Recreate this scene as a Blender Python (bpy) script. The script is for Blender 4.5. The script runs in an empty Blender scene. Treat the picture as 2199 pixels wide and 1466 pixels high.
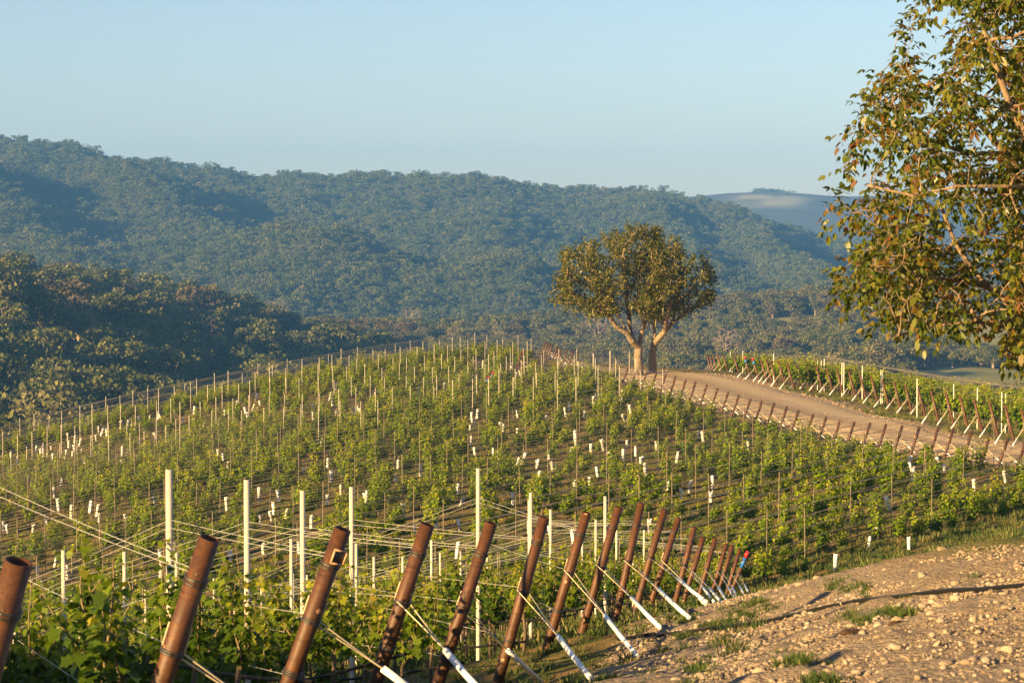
import bpy, math, random
import numpy as np
from mathutils import Vector, Matrix
R = np.random.default_rng(7)
random.seed(7)
S = bpy.context.scene
COL = S.collection
W, H_ = 2199.0, 1466.0
FPX, YH = 5192.0, 520.0                       # focal length in photo pixels, horizon row
TH = math.atan((H_/2-YH)/FPX)                 # downward pitch of the camera
CT, ST = math.cos(TH), math.sin(TH)

def at(px, py, d):
    """world point seen at photo pixel (px, py) at depth d (metres along +Y)"""
    rx, ry = (px-W/2)/FPX, (H_/2-py)/FPX
    t = d/(CT+ry*ST)
    return np.array([rx*t, d, (ry*CT-ST)*t])

def proj(P):
    P = np.atleast_2d(np.asarray(P, float))
    zc = P[:, 1]*CT-P[:, 2]*ST
    yc = P[:, 1]*ST+P[:, 2]*CT
    zs = np.where(np.abs(zc) < 1e-6, 1e-6, zc)
    return np.stack([W/2+FPX*P[:, 0]/zs, H_/2-FPX*yc/zs, zc], 1)

def sm(e0, e1, x):
    t = np.clip((x-e0)/(e1-e0), 0, 1)
    return t*t*(3-2*t)

# ---------------------------------------------------------------- value noise
_perm = np.random.default_rng(3).random((256, 256))
def vnoise(x, y):
    xi, yi = np.floor(x).astype(int), np.floor(y).astype(int)
    fx, fy = x-xi, y-yi
    fx, fy = fx*fx*(3-2*fx), fy*fy*(3-2*fy)
    g = lambda a, b: _perm[a & 255, b & 255]
    return ((g(xi, yi)*(1-fx)+g(xi+1, yi)*fx)*(1-fy)+(g(xi, yi+1)*(1-fx)+g(xi+1, yi+1)*fx)*fy)*2-1
def fbm(x, y, o=4, gain=.5):
    s, a = 0, 1
    for i in range(o):
        s = s+a*vnoise(x*2**i+17.3*i, y*2**i-9.1*i); a *= gain
    return s

# ---------------------------------------------------------------- thin plate splines
class TPS:
    def __init__(self, P, sc, lam=0.):
        P = np.array(P); self.sc = sc
        X = P[:, :2]/sc; n = len(X)
        K = self.k(np.linalg.norm(X[:, None]-X[None], axis=2))+lam*np.eye(n)
        Q = np.c_[np.ones(n), X]
        A = np.block([[K, Q], [Q.T, np.zeros((3, 3))]])
        s = np.linalg.solve(A, np.r_[P[:, 2], 0, 0, 0])
        self.X, self.w, self.c = X, s[:n], s[n:]
    @staticmethod
    def k(r):
        return r*r*np.log(np.maximum(r, 1e-9))
    def __call__(self, x, y):
        x, y = np.asarray(x, float), np.asarray(y, float)
        sh = x.shape; q = np.stack([x.ravel(), y.ravel()], 1)/self.sc
        out = np.empty(len(q))
        for i in range(0, len(q), 20000):
            c = q[i:i+20000]
            r = np.sqrt(np.maximum(((c**2).sum(1)[:, None]+(self.X**2).sum(1)[None]-2*c@self.X.T), 0))
            out[i:i+20000] = self.k(r)@self.w+self.c[0]+c@self.c[1:]
        return out.reshape(sh)

NEAR_POSTS = [(-330, 1540, None), ]
POST_X = [40, 450, 736, 918, 1055, 1169, 1260, 1329, 1377, 1427, 1457, 1491, 1511, 1536, 1560, 1573, 1589, 1606]
POST_Y = [1205, 1155, 1135, 1125, 1122, 1110, 1100, 1088, 1080, 1093, 1112, 1131, 1152, 1155, 1167, 1170, 1178, 1184]
def post_d(k): return 7.6+2*k+.045*k*k

near_pts = []
def A(*rows):
    for px, py, d in rows: near_pts.append(at(px, py, d))
def G(*rows):
    for x, y, z in rows: near_pts.append(np.array([x, y, z], float))
# foreground: gravel bank on the right, slope down to the left
A((2199,1466,9.8),(2199,1275,13),(2199,1178,16.5),(1900,1207,19),(1760,1248,23),(1630,1300,33),(1700,1466,11.5),
  (1400,1466,14.2),(1200,1480,16.5),(1430,1365,25),(1650,1338,18.5),(2500,1466,9),(2600,1150,20),(3000,1150,22))
A((1055,1475,18.7),(1250,1375,24),(1370,1330,30),(1460,1318,38),(1520,1308,45),(1562,1296,54))
A((815,1490,14),(525,1605,16.7),(650,1575,19.6),(120,1590,23.4),(222,1560,39),(0,1600,32),(700,1480,26),(950,1400,32),(1150,1370,37),(1350,1330,46))
G((0,0,-1.75),(-3,2,-1.95),(-1.4,6,-2.0),(-.6,9.6,-2.12),(4,0,-1.7),(9,3,-1.7),(0,-15,-1.6),(12,-15,-1.3),(-14,-12,-2.6),(-9,4,-3.0),(-10,14,-4.5),(20,10,-1.4),(22,25,-2.6))
# dip behind the bank
A((2199,1205,40),(1900,1235,42),(2600,1190,40))
# vineyard hill
A((1640,1275,58),(1640,1150,67),(1640,1022,82),(2186,1005,77),(2199,1125,66),(1900,1197,61),(2022,990,82.5),(1852,963,89),(1675,922,96),
  (1571,893,101),(1458,862,109),(1414,853,113),(1342,824,124),(1302,816,132),(1250,800,140),(1165,772,156),(1120,768,158))
A((0,1150,80),(600,1015,91),(1100,912,101),(600,925,114.4),(0,1075,101),(600,838,141),(0,982,127),(300,905,134),(900,790,146),(1100,775,152),
  (1100,1310,59),(1100,1200,66),(600,1250,64),(0,1300,65),(-300,1230,78),(-300,1100,118),(0,1420,52),(500,1400,54))
# beyond the skyline it falls away
A((0,1085,165),(-300,1200,150),(300,1010,170),(600,940,180),(900,890,190),(1150,860,205),(1350,860,190),(1500,850,190))
# road and the far block
A((2199,953,86),(1945,905,98),(1786,861,112),(1627,819,127),(1500,803,138),(1390,798,135),(1300,795,142),(1250,790,150))
A((2199,940,92),(1945,897,104),(1786,850,119),(1627,810,136),(1530,795,150),(2600,1010,80),(2600,1090,62),(2450,1050,70))
A((1100,960,235),(600,1050,235),(1500,950,235),(2000,940,240),(0,1180,215),(2400,950,240))
A((2199,915,112),(1945,868,130),(2199,900,135),(1700,830,160),(2050,870,170),(2050,845,205),(2400,900,190),(1800,850,200),(1800,880,230))
T_NEAR = TPS(near_pts, 20., .0015)

mid_pts = []
def M(*rows):
    for px, py, d in rows: mid_pts.append(at(px, py, d)/np.array([1, 1, 1]))
M((-400,645,560),(0,688,570),(130,716,610),(300,734,690),(450,728,770),(620,742,850),(720,775,890),(-700,645,560),
  (0,760,535),(0,890,475),(0,1000,420),(300,795,645),(-400,780,500),(-400,1000,400),
  (0,1250,235),(600,1150,250),(1100,1090,270),(1400,1090,280),(2000,1050,280),(2600,1050,265),
  (850,762,900),(1000,757,930),(1150,752,950),(850,830,760),(1100,820,740),(700,800,850),
  (1300,690,1020),(1540,668,1060),(1700,663,1060),(1900,658,1060),(2199,652,1060),(2600,640,1060),
  (1300,800,740),(1600,800,720),(1900,815,620),(2199,850,540),(1600,730,900),(1900,735,850),(2199,745,800),(2600,800,720),
  (-400,640,1130),(0,720,1130),(600,745,1150),(1000,735,1150),(1500,715,1200),(2000,715,1200),(2600,700,1200))
for q in ((-50,640,-41),(-50,560,-44),(-90,600,-32),(-90,520,-37),(-110,560,-26),(-300,680,-10),(-200,680,-11),(-160,680,-14),(-50,740,-40),(-50,700,-41),(-20,700,-44),(0,640,-47)):
    mid_pts.append(np.array(q, float))
T_MID = TPS(mid_pts, 200., .002)

# far range: profile of its skyline (photo pixels) at about 2.2 km
RIDGE = np.array([(-1500,330),(-700,300),(-300,318),(-60,320),(0,316),(40,317),(90,332),(130,346),(200,357),(270,360),(350,352),(400,366),(480,366),(560,385),(640,377),
                  (700,387),(800,377),(860,384),(900,378),(1000,393),(1080,388),(1150,402),(1300,410),(1400,412),(1450,421),(1540,447),(1600,466),(1680,492),(1800,522),(2000,548),(2400,575),(3200,600)], float)
RD = 2200.
ridge_x = (RIDGE[:, 0]-W/2)/FPX*RD
ridge_z = np.array([at(px, py, RD)[2] for px, py in RIDGE])
SPURS = []      # (x0,y0,x1,y1,height,width)
def far_h(x, y):
    # ridge line bends: depth of ridge
    yr = 2200.+60*np.sin(x/210.)+.05*x
    zr = np.interp(x*RD/np.maximum(y, 1200), ridge_x, ridge_z)
    zf = -62.-.012*(x)                           # valley floor
    t = np.clip((y-1130)/(yr-1130), 0, 1.6)
    t1 = np.clip(t, 0, 1)
    prof = t1**1.15
    h = zf+(zr-zf)*prof
    h = np.where(t > 1, zr-(t-1)*320, h)
    env = np.clip(np.minimum(t1*3.2, (1.04-t1)*5), 0, 1)
    for C in SPURS:
        best = np.full(np.shape(h), -1e9)
        for (x0, y0, z0), (x1, y1, z1) in zip(C[:-1], C[1:]):
            dx, dy = x1-x0, y1-y0
            uc = np.clip(((x-x0)*dx+(y-y0)*dy)/(dx*dx+dy*dy), 0, 1)
            d = np.hypot(x-(x0+uc*dx), y-(y0+uc*dy))
            best = np.maximum(best, z0+(z1-z0)*uc-.85*(np.sqrt(d*d+18**2)-18))
        k = 10.
        h = np.where(np.abs(best-h) < 80, h+k*np.log1p(np.exp(np.clip((best-h)/k, -20, 20))), np.maximum(best, h))
    h = h+env*(13*fbm(x/210.+3, y/210., 3)+3.5*fbm(x/45., y/45., 2))
    return h
SHADE_BANKS = []
HILLS = []      # off-frame hills (x,y,height,rx,ry)
def height(x, y):
    x, y = np.asarray(x, float), np.asarray(y, float)
    n = T_NEAR(np.clip(x, -60, 60), np.clip(y, -25, 215))
    m = T_MID(np.clip(x, -420, 420), np.clip(y, 200, 1180))
    f = far_h(x, y)
    wm = sm(165, 240, y)
    wf = sm(1020, 1250, y)
    h = (n*(1-wm)+m*wm)*(1-wf)+f*wf
    # outside the surveyed strip everything relaxes to a gentle slope
    side = sm(50, 140, np.abs(x)-.35*np.maximum(y-100, 0))*(1-wf)
    h = h*(1-side)+side*np.where(y < 200, -3-.02*np.abs(y), h)
    for (hx, hy, a, rx, ry) in HILLS:
        h = h+a*np.exp(-((x-hx)/rx)**2-((y-hy)/ry)**2)
    # unseen bank added beside the camera to shade the foot of the foreground rows
    for (x0, y0, x1, y1, top, wdt) in SHADE_BANKS:
        dx, dy = x1-x0, y1-y0
        uc = np.clip(((x-x0)*dx+(y-y0)*dy)/(dx*dx+dy*dy), 0, 1)
        d = np.hypot(x-(x0+uc*dx), y-(y0+uc*dy))
        w_ = np.exp(-(d/wdt)**2)
        h = h+(top-h)*w_
    h = h+.35*sm(250, 400, y)*fbm(x/25., y/25., 2)*4*(1-wf)
    return h
SKY_STR, SUN_STR, SUN_COL, EXPO = .05, 5.0, (1, .66, .27), 1.8
HAZE = (.0002, (.13, .40, 1.0), 0.)
# ---------------------------------------------------------------- materials
def new_mat(name):
    m = bpy.data.materials.new(name); m.use_nodes = True
    nt = m.node_tree; nt.nodes.clear()
    o = nt.nodes.new('ShaderNodeOutputMaterial'); b = nt.nodes.new('ShaderNodeBsdfPrincipled')
    nt.links.new(b.outputs[0], o.inputs[0])
    return m, nt, b
def N(nt, t, **kw):
    n = nt.nodes.new(t)
    for k, v in kw.items(): setattr(n, k, v)
    return n
def L(nt, a, b): nt.links.new(a, b)
def ramp(nt, fac, stops, interp='LINEAR'):
    r = N(nt, 'ShaderNodeValToRGB'); r.color_ramp.interpolation = interp
    e = r.color_ramp.elements
    while len(e) < len(stops): e.new(.5)
    for i, (p, c) in enumerate(stops):
        e[i].position = p; e[i].color = (*c, 1)
    L(nt, fac, r.inputs[0]); return r.outputs[0]
def noise(nt, scale, detail=4, rough=.55, vec=None, dist=0):
    n = N(nt, 'ShaderNodeTexNoise'); n.inputs['Scale'].default_value = scale; n.inputs['Detail'].default_value = detail
    n.inputs['Roughness'].default_value = rough; n.inputs['Distortion'].default_value = dist
    if vec is not None: L(nt, vec, n.inputs['Vector'])
    return n.outputs['Fac']
def mixc(nt, fac, a, b):
    m = N(nt, 'ShaderNodeMix', data_type='RGBA')
    for s, v in ((m.inputs[0], fac), (m.inputs[6], a), (m.inputs[7], b)):
        if hasattr(v, 'default_value') or hasattr(v, 'links'): L(nt, v, s)
        elif isinstance(v, tuple): s.default_value = (*v, 1)
        else: s.default_value = v
    return m.outputs[2]
def bump(nt, h, b, strength=.5, dist=.02):
    n = N(nt, 'ShaderNodeBump'); n.inputs['Strength'].default_value = strength; n.inputs['Distance'].default_value = dist
    L(nt, h, n.inputs['Height']); L(nt, n.outputs[0], b.inputs['Normal'])
def objco(nt):
    return N(nt, 'ShaderNodeTexCoord').outputs['Object']
def rnd(nt): return N(nt, 'ShaderNodeObjectInfo').outputs['Random']
def attr(nt, name):
    return N(nt, 'ShaderNodeAttribute', attribute_name=name).outputs['Fac']
def simple(name, col, rough=.6, var=.12, scale=8, metal=0, bmp=0):
    m, nt, b = new_mat(name)
    v = noise(nt, scale, 4, vec=objco(nt))
    c0 = tuple(max(0, c*(1-var)) for c in col); c1 = tuple(c*(1+var) for c in col)
    L(nt, ramp(nt, v, [(.3, c0), (.7, c1)]), b.inputs['Base Color'])
    b.inputs['Roughness'].default_value = rough; b.inputs['Metallic'].default_value = metal
    if bmp: bump(nt, v, b, .4, bmp)
    return m
def leaf_mat(name, stops, rough=.5, trans=.35, vscale=0, spec=.3):
    """foliage: colour from a per-leaf attribute 'lv' and a per-object random, with light passing through the blade"""
    m, nt, b = new_mat(name)
    o = [n for n in nt.nodes if n.type == 'OUTPUT_MATERIAL'][0]
    a = N(nt, 'ShaderNodeMath', operation='ADD'); L(nt, attr(nt, 'lv'), a.inputs[0])
    s = N(nt, 'ShaderNodeMath', operation='MULTIPLY_ADD'); L(nt, rnd(nt), s.inputs[0]); s.inputs[1].default_value = .3; s.inputs[2].default_value = -.15
    L(nt, s.outputs[0], a.inputs[1])
    c = ramp(nt, a.outputs[0], stops)
    L(nt, c, b.inputs['Base Color']); b.inputs['Roughness'].default_value = rough
    b.inputs['Specular IOR Level'].default_value = spec
    if trans:
        t = N(nt, 'ShaderNodeBsdfTranslucent'); tc = N(nt, 'ShaderNodeMix', data_type='RGBA', blend_type='MULTIPLY')
        tc.inputs[0].default_value = 1; L(nt, c, tc.inputs[6]); tc.inputs[7].default_value = (1.25, 1.3, .5, 1)
        L(nt, tc.outputs[2], t.inputs[0])
        mx = N(nt, 'ShaderNodeMixShader'); mx.inputs[0].default_value = trans
        L(nt, b.outputs[0], mx.inputs[1]); L(nt, t.outputs[0], mx.inputs[2]); L(nt, mx.outputs[0], o.inputs[0])
    return m
# ---------------------------------------------------------------- mesh building
def mesh_np(name, V, F, mat=None, lv=None, smooth=False, extra=None):
    """V (n,3); F list of int arrays: (k,3)/(k,4)/(k,n) blocks"""
    me = bpy.data.meshes.new(name)
    V = np.asarray(V, np.float32)
    if isinstance(F, np.ndarray): F = [F]
    F = [np.asarray(f, np.int32) for f in F if len(f)]
    me.vertices.add(len(V)); me.vertices.foreach_set('co', V.ravel())
    tot = np.concatenate([np.full(len(f), f.shape[1], np.int32) for f in F])
    idx = np.concatenate([f.ravel() for f in F])
    me.loops.add(len(idx)); me.loops.foreach_set('vertex_index', idx)
    me.polygons.add(len(tot))
    me.polygons.foreach_set('loop_start', np.r_[0, np.cumsum(tot)[:-1]].astype(np.int32))
    me.polygons.foreach_set('loop_total', tot)
    if smooth: me.polygons.foreach_set('use_smooth', np.ones(len(tot), bool))
    for k, v in dict(**({'lv': lv} if lv is not None else {}), **(extra or {})).items():
        a = me.attributes.new(k, 'FLOAT', 'POINT'); a.data.foreach_set('value', np.asarray(v, np.float32))
    me.update(calc_edges=True); me.validate()
    if mat: me.materials.append(mat)
    return me
def ob(name, me, parent=None, loc=None, rot=None, scale=None):
    o = bpy.data.objects.new(name, me); COL.objects.link(o)
    if parent is not None: o.parent = parent
    if loc is not None: o.location = [float(c) for c in loc]
    if rot is not None: o.rotation_euler = rot
    if scale is not None: o.scale = scale
    return o
def tag(o, label=None, cat=None, group=None, kind=None):
    for k, v in (('label', label), ('category', cat), ('group', group), ('kind', kind)):
        if v: o[k] = v
    return o
def empty(name, loc=(0,0,0), rz=0):
    o = bpy.data.objects.new(name, None); COL.objects.link(o)
    o.location = [float(c) for c in loc]; o.rotation_euler = (0, 0, rz); o.empty_display_size = .2
    return o
def dup(o, loc=None, rot=None, scale=None):
    c = o.copy(); COL.objects.link(c)
    if loc is not None: c.location = [float(v) for v in loc]
    if rot is not None: c.rotation_euler = rot
    if scale is not None: c.scale = scale
    for ch in o.children:
        k = ch.copy(); COL.objects.link(k); k.parent = c
        for g in ch.children:
            q = g.copy(); COL.objects.link(q); q.parent = k
    return c

class MB:
    """collects pieces of one mesh"""
    def __init__(s): s.V, s.F, s.lv, s.n = [], [], [], 0
    def add(s, V, F, lv=0.):
        V = np.asarray(V, float)
        if isinstance(F, np.ndarray): F = [F]
        for f in F: s.F.append(np.asarray(f, np.int64)+s.n)
        s.V.append(V); s.n += len(V)
        s.lv.append(np.full(len(V), lv) if np.isscalar(lv) else np.asarray(lv))
        return s
    def mesh(s, name, mat, smooth=False):
        by = {}
        for f in s.F: by.setdefault(f.shape[1], []).append(f)
        return mesh_np(name, np.concatenate(s.V), [np.concatenate(v) for v in by.values()], mat, np.concatenate(s.lv), smooth)
    def tube(s, P, r, n=6, cap=True, lv=0.):
        V, F = tube(P, r, n); s.add(V, F, lv)
        if cap:
            k = len(V); s.F.append(np.arange(n)[::-1][None]+s.n-k); s.F.append(np.arange(k-n, k)[None]+s.n-k)
        return s
    def box(s, c, d, rz=0, lv=0.):
        c, d = np.asarray(c, float), np.asarray(d, float)/2
        V = np.array([[x, y, z] for z in (-1, 1) for x, y in ((-1,-1),(1,-1),(1,1),(-1,1))], float)*d
        V = V@np.array([[math.cos(rz), math.sin(rz), 0], [-math.sin(rz), math.cos(rz), 0], [0, 0, 1]])+c
        s.add(V, np.array([[3,2,1,0],[4,5,6,7],[0,1,5,4],[1,2,6,5],[2,3,7,6],[3,0,4,7]]), lv); return s

def frame(T):
    T = T/np.maximum(np.linalg.norm(T, axis=-1, keepdims=True), 1e-9)
    up = np.where(np.abs(T[..., 2:3]) > .9, np.array([1., 0, 0]), np.array([0, 0, 1.]))
    a = np.cross(up, T); a /= np.maximum(np.linalg.norm(a, axis=-1, keepdims=True), 1e-9)
    return a, np.cross(T, a)
def tube(P, r, n=6):
    P = np.asarray(P, float); k = len(P)
    T = np.gradient(P, axis=0); a, b = frame(T)
    if k > 2:                                         # keep the frame from flipping
        for i in range(1, k):
            t = T[i]/np.linalg.norm(T[i]); v = a[i-1]-t*np.dot(a[i-1], t); v /= max(np.linalg.norm(v), 1e-9)
            a[i] = v; b[i] = np.cross(t, v)
    r = np.broadcast_to(np.asarray(r, float), (k,))
    th = np.arange(n)*2*math.pi/n
    V = P[:, None]+r[:, None, None]*(a[:, None]*np.cos(th)[None, :, None]+b[:, None]*np.sin(th)[None, :, None])
    i = np.arange(k-1)[:, None]*n; j = np.arange(n)[None]; j2 = (j+1) % n
    F = np.stack([i+j, i+j2, i+n+j2, i+n+j], -1).reshape(-1, 4)
    return V.reshape(-1, 3), F
def edges_tubes(A_, B_, ra, rb, n=5):
    """one tapered tube per edge"""
    T = B_-A_; a, b = frame(T)
    th = np.arange(n)*2*math.pi/n
    ring = a[:, None]*np.cos(th)[None, :, None]+b[:, None]*np.sin(th)[None, :, None]
    V = np.concatenate([A_[:, None]+ring*ra[:, None, None], B_[:, None]+ring*rb[:, None, None]], 1)
    m = len(A_); o = (np.arange(m)*2*n)[:, None]; j = np.arange(n)[None]; j2 = (j+1) % n
    F = np.stack([o+j, o+j2, o+n+j2, o+n+j], -1).reshape(-1, 4)
    return V.reshape(-1, 3), F
def leaf_cards(C, D, U, ln, wd, shape, fold=.15):
    """C base points, D direction, U approx. normal; shape = outline [(along, across)] of one blade"""
    D = D/np.linalg.norm(D, axis=1, keepdims=True)
    Sd = np.cross(D, U); Sd /= np.maximum(np.linalg.norm(Sd, axis=1, keepdims=True), 1e-9)
    Nn = np.cross(Sd, D)
    shape = np.asarray(shape, float); k = len(shape)
    al, ac = shape[:, 0], shape[:, 1]
    ln = np.broadcast_to(ln, (len(C),)); wd = np.broadcast_to(wd, (len(C),))
    V = C[:, None]+D[:, None]*(al[None, :, None]*ln[:, None, None])+Sd[:, None]*(ac[None, :, None]*wd[:, None, None]) \
        + Nn[:, None]*((np.abs(ac)*fold-al*al*fold*.8)[None, :, None]*wd[:, None, None])
    return V.reshape(-1, 3), (np.arange(len(C))[:, None]*k+np.arange(k)[None])
LEAF6 = [(0, 0), (.3, .42), (.7, .36), (1, 0), (.7, -.36), (.3, -.42)]
LEAF4 = [(0, 0), (.5, .5), (1, 0), (.5, -.5)]
VINE = [(0, .0), (-.12, .25), (.12, .55), (.28, .40), (.55, .62), (.66, .30), (1.02, .0), (.66, -.30), (.55, -.62), (.28, -.40), (.12, -.55), (-.12, -.25)]
def rvec(n, rg=R):
    v = rg.normal(size=(n, 3)); return v/np.linalg.norm(v, axis=1, keepdims=True)
# ---------------------------------------------------------------- light, sky, camera
SUN_EL, SUN_AZ = math.radians(13.), math.radians(-131)    # azimuth from +Y towards +X: behind the camera, to the left
SUN_DIR = np.array([math.sin(SUN_AZ)*math.cos(SUN_EL), math.cos(SUN_AZ)*math.cos(SUN_EL), math.sin(SUN_EL)])
wd = bpy.data.worlds.new('World'); S.world = wd; wd.use_nodes = True
nt = wd.node_tree; bg = nt.nodes['Background']
sky = N(nt, 'ShaderNodeTexSky', sky_type='NISHITA'); sky.sun_disc = False
sky.sun_elevation = SUN_EL; sky.sun_rotation = SUN_AZ; sky.altitude = 300; sky.air_density = 1.0; sky.dust_density = 0.4; sky.ozone_density = 2.1
tint = N(nt, 'ShaderNodeMix', data_type='RGBA', blend_type='MULTIPLY'); tint.inputs[0].default_value = 1; tint.inputs[7].default_value = (1.06, .96, 1.0, 1)
L(nt, sky.outputs[0], tint.inputs[6]); L(nt, tint.outputs[2], bg.inputs[0]); bg.inputs[1].default_value = SKY_STR
sl = bpy.data.lights.new('sun', 'SUN'); sl.energy = SUN_STR; sl.angle = math.radians(.5); sl.color = SUN_COL
so = bpy.data.objects.new('sun', sl); COL.objects.link(so)
so.rotation_euler = Vector(SUN_DIR).to_track_quat('Z', 'Y').to_euler(); so.location = SUN_DIR*50
cam = bpy.data.cameras.new('camera'); co = bpy.data.objects.new('camera', cam); COL.objects.link(co); S.camera = co
co.location = (0, 0, 0); co.rotation_euler = (math.pi/2-TH, 0, 0)
cam.sensor_width = 36; cam.lens = FPX/W*36; cam.clip_start = .1; cam.clip_end = 30000
cam.dof.use_dof = True; cam.dof.focus_distance = 95; cam.dof.aperture_fstop = 14
S.view_settings.view_transform = 'Standard'; S.view_settings.look = 'None'; S.view_settings.exposure = EXPO; S.view_settings.gamma = 1
S.cycles.use_denoising = True; S.cycles.max_bounces = 6; S.cycles.diffuse_bounces = 3; S.cycles.transmission_bounces = 3; S.cycles.volume_bounces = 1
S.cycles.transparent_max_bounces = 4

# ---------------------------------------------------------------- hills off to the side that shade the valley, spurs of the range
HILLS += [(-720, 900, 130, 190, 170)]
SHADE_BANKS += [(-14.9, -1.1, -23.5, 8.7, 2.2, 3.0)]  # raised out of view, added to cast shade on the near rows
SPURS += [[at(*p) for p in C] for C in (
    [(-250,308,1900),(-80,345,1780),(0,425,1700),(60,535,1600),(150,605,1480),(260,650,1330)],
    [(130,335,2100),(200,345,1990),(285,364,1850),(340,418,1790),(430,472,1700),(560,496,1600),(700,520,1500)],
    [(1000,400,2120),(1040,490,1800),(1060,570,1550),(1100,640,1380)],
    [(1380,420,2120),(1440,500,1800),(1500,590,1500)],
    [(1560,450,2130),(1700,540,1700),(1800,610,1450)])]

# ---------------------------------------------------------------- ground sheets
def grid_faces(ni, nj, wrap=False):
    i = np.arange(ni-1)[:, None]; jn = nj if wrap else nj-1
    j = np.arange(jn)[None]; j2 = (j+1) % nj
    return np.stack([i*nj+j, i*nj+j2, (i+1)*nj+j2, (i+1)*nj+j], -1).reshape(-1, 4)[:, ::-1]
def road_mask(x, y):
    """signed distance to the dirt road's middle, half width 1 at the edge"""
    return None
# dirt road: the two edges in photo pixels
RE_N = np.array([at(*p) for p in [(2900,1100,52),(2500,1045,64),(2199,998,77.5),(2022,972,84),(1852,938,91),(1675,893,98),(1571,868,103),(1500,852,107),(1430,828,113),(1350,806,125),(1300,797,134),(1240,788,143),(1180,775,156)]])
RE_F = np.array([at(*p) for p in [(2900,1010,66),(2500,980,75),(2199,953,86),(1945,905,98),(1786,861,112),(1700,838,119),(1627,819,127),(1560,808,133),(1500,800,139),(1400,796,143),(1330,792,149),(1260,787,154),(1200,777,163)]])
def resample(P, n):
    s = np.r_[0, np.cumsum(np.linalg.norm(np.diff(P[:, :2], axis=0), axis=1))]
    q = np.linspace(0, s[-1], n)
    out = np.stack([np.interp(q, s, P[:, k]) for k in range(3)], 1)
    for _ in range(4): out[1:-1] = (out[:-2]+2*out[1:-1]+out[2:])/4
    return out
RN, _RF = resample(RE_N, 240), resample(RE_F, 700)
_k = np.linalg.norm(RN[:, None, :2]-_RF[None, :, :2], axis=2).argmin(1)
_k = np.maximum.accumulate(_k); _k = np.convolve(np.pad(_k, 12, mode='edge'), np.ones(25)/25, 'valid')
RF = np.stack([np.interp(_k, np.arange(700), _RF[:, c]) for c in range(3)], 1)
ROADC = (RN+RF)/2
ROADW = np.linalg.norm((RN-RF)[:, :2], axis=1)/2
def road_d(x, y):
    q = np.stack([np.ravel(x), np.ravel(y)], 1); out = np.full(len(q), 9.)
    for i in range(0, len(q), 20000):
        d = np.linalg.norm(q[i:i+20000, None]-ROADC[None, :, :2], axis=2); k = d.argmin(1)
        out[i:i+20000] = d[np.arange(len(d)), k]/ROADW[k]
    return out.reshape(np.shape(x))
GRAVEL_EDGE = np.array([at(*p)[:2] for p in [(1150,1530,15),(1300,1420,19),(1430,1368,24.5),(1560,1318,32),(1640,1300,36),(1760,1250,24),(1900,1208,20),(2199,1180,17.5),(2700,1150,18)]])
def gravel_w(x, y):
    """1 on the stony bank at the right"""
    a = np.arctan2(x, np.maximum(y, .1)); r = np.hypot(x, y)
    ae = np.arctan2(GRAVEL_EDGE[:, 0], GRAVEL_EDGE[:, 1]); re = np.hypot(GRAVEL_EDGE[:, 0], GRAVEL_EDGE[:, 1])
    lim = np.interp(a, ae, re, left=12, right=19)
    return sm(1.06, .9, r/lim)*sm(.006, .05, a)
# polar sheet round the camera, dense inside the view
ang = np.radians(np.concatenate([np.arange(-180, -15, 3.), np.arange(-15, -12.4, .5), np.linspace(-12.4, 12.4, 460), np.arange(12.8, 15.2, .5), np.arange(16, 179, 3.)]))
rr = np.concatenate([[.3, .8, 1.6, 3, 4.5, 6], np.geomspace(7, 32, 260), np.geomspace(32.2, 190, 420), np.geomspace(193, 1290, 170)])
RRg, AAg = np.meshgrid(rr, ang, indexing='ij')
GX, GY = RRg*np.sin(AAg), RRg*np.cos(AAg)
GZ = height(GX, GY)
gw = gravel_w(GX, GY); rd = road_d(GX, GY)
near = sm(45, 20, RRg)
lump = fbm(GX*1.7, GY*1.7, 3)
GZ = GZ+near*(gw*(.022*lump+.022*fbm(GX*5, GY*5, 4))+(1-gw)*.03*lump)
GZ = GZ+(1-near)*sm(220, 150, RRg)*sm(1.0, 1.5, rd)*.035*fbm(GX*1.3, GY*1.3, 3)
GZ = GZ-.05*(rd < .96)
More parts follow.
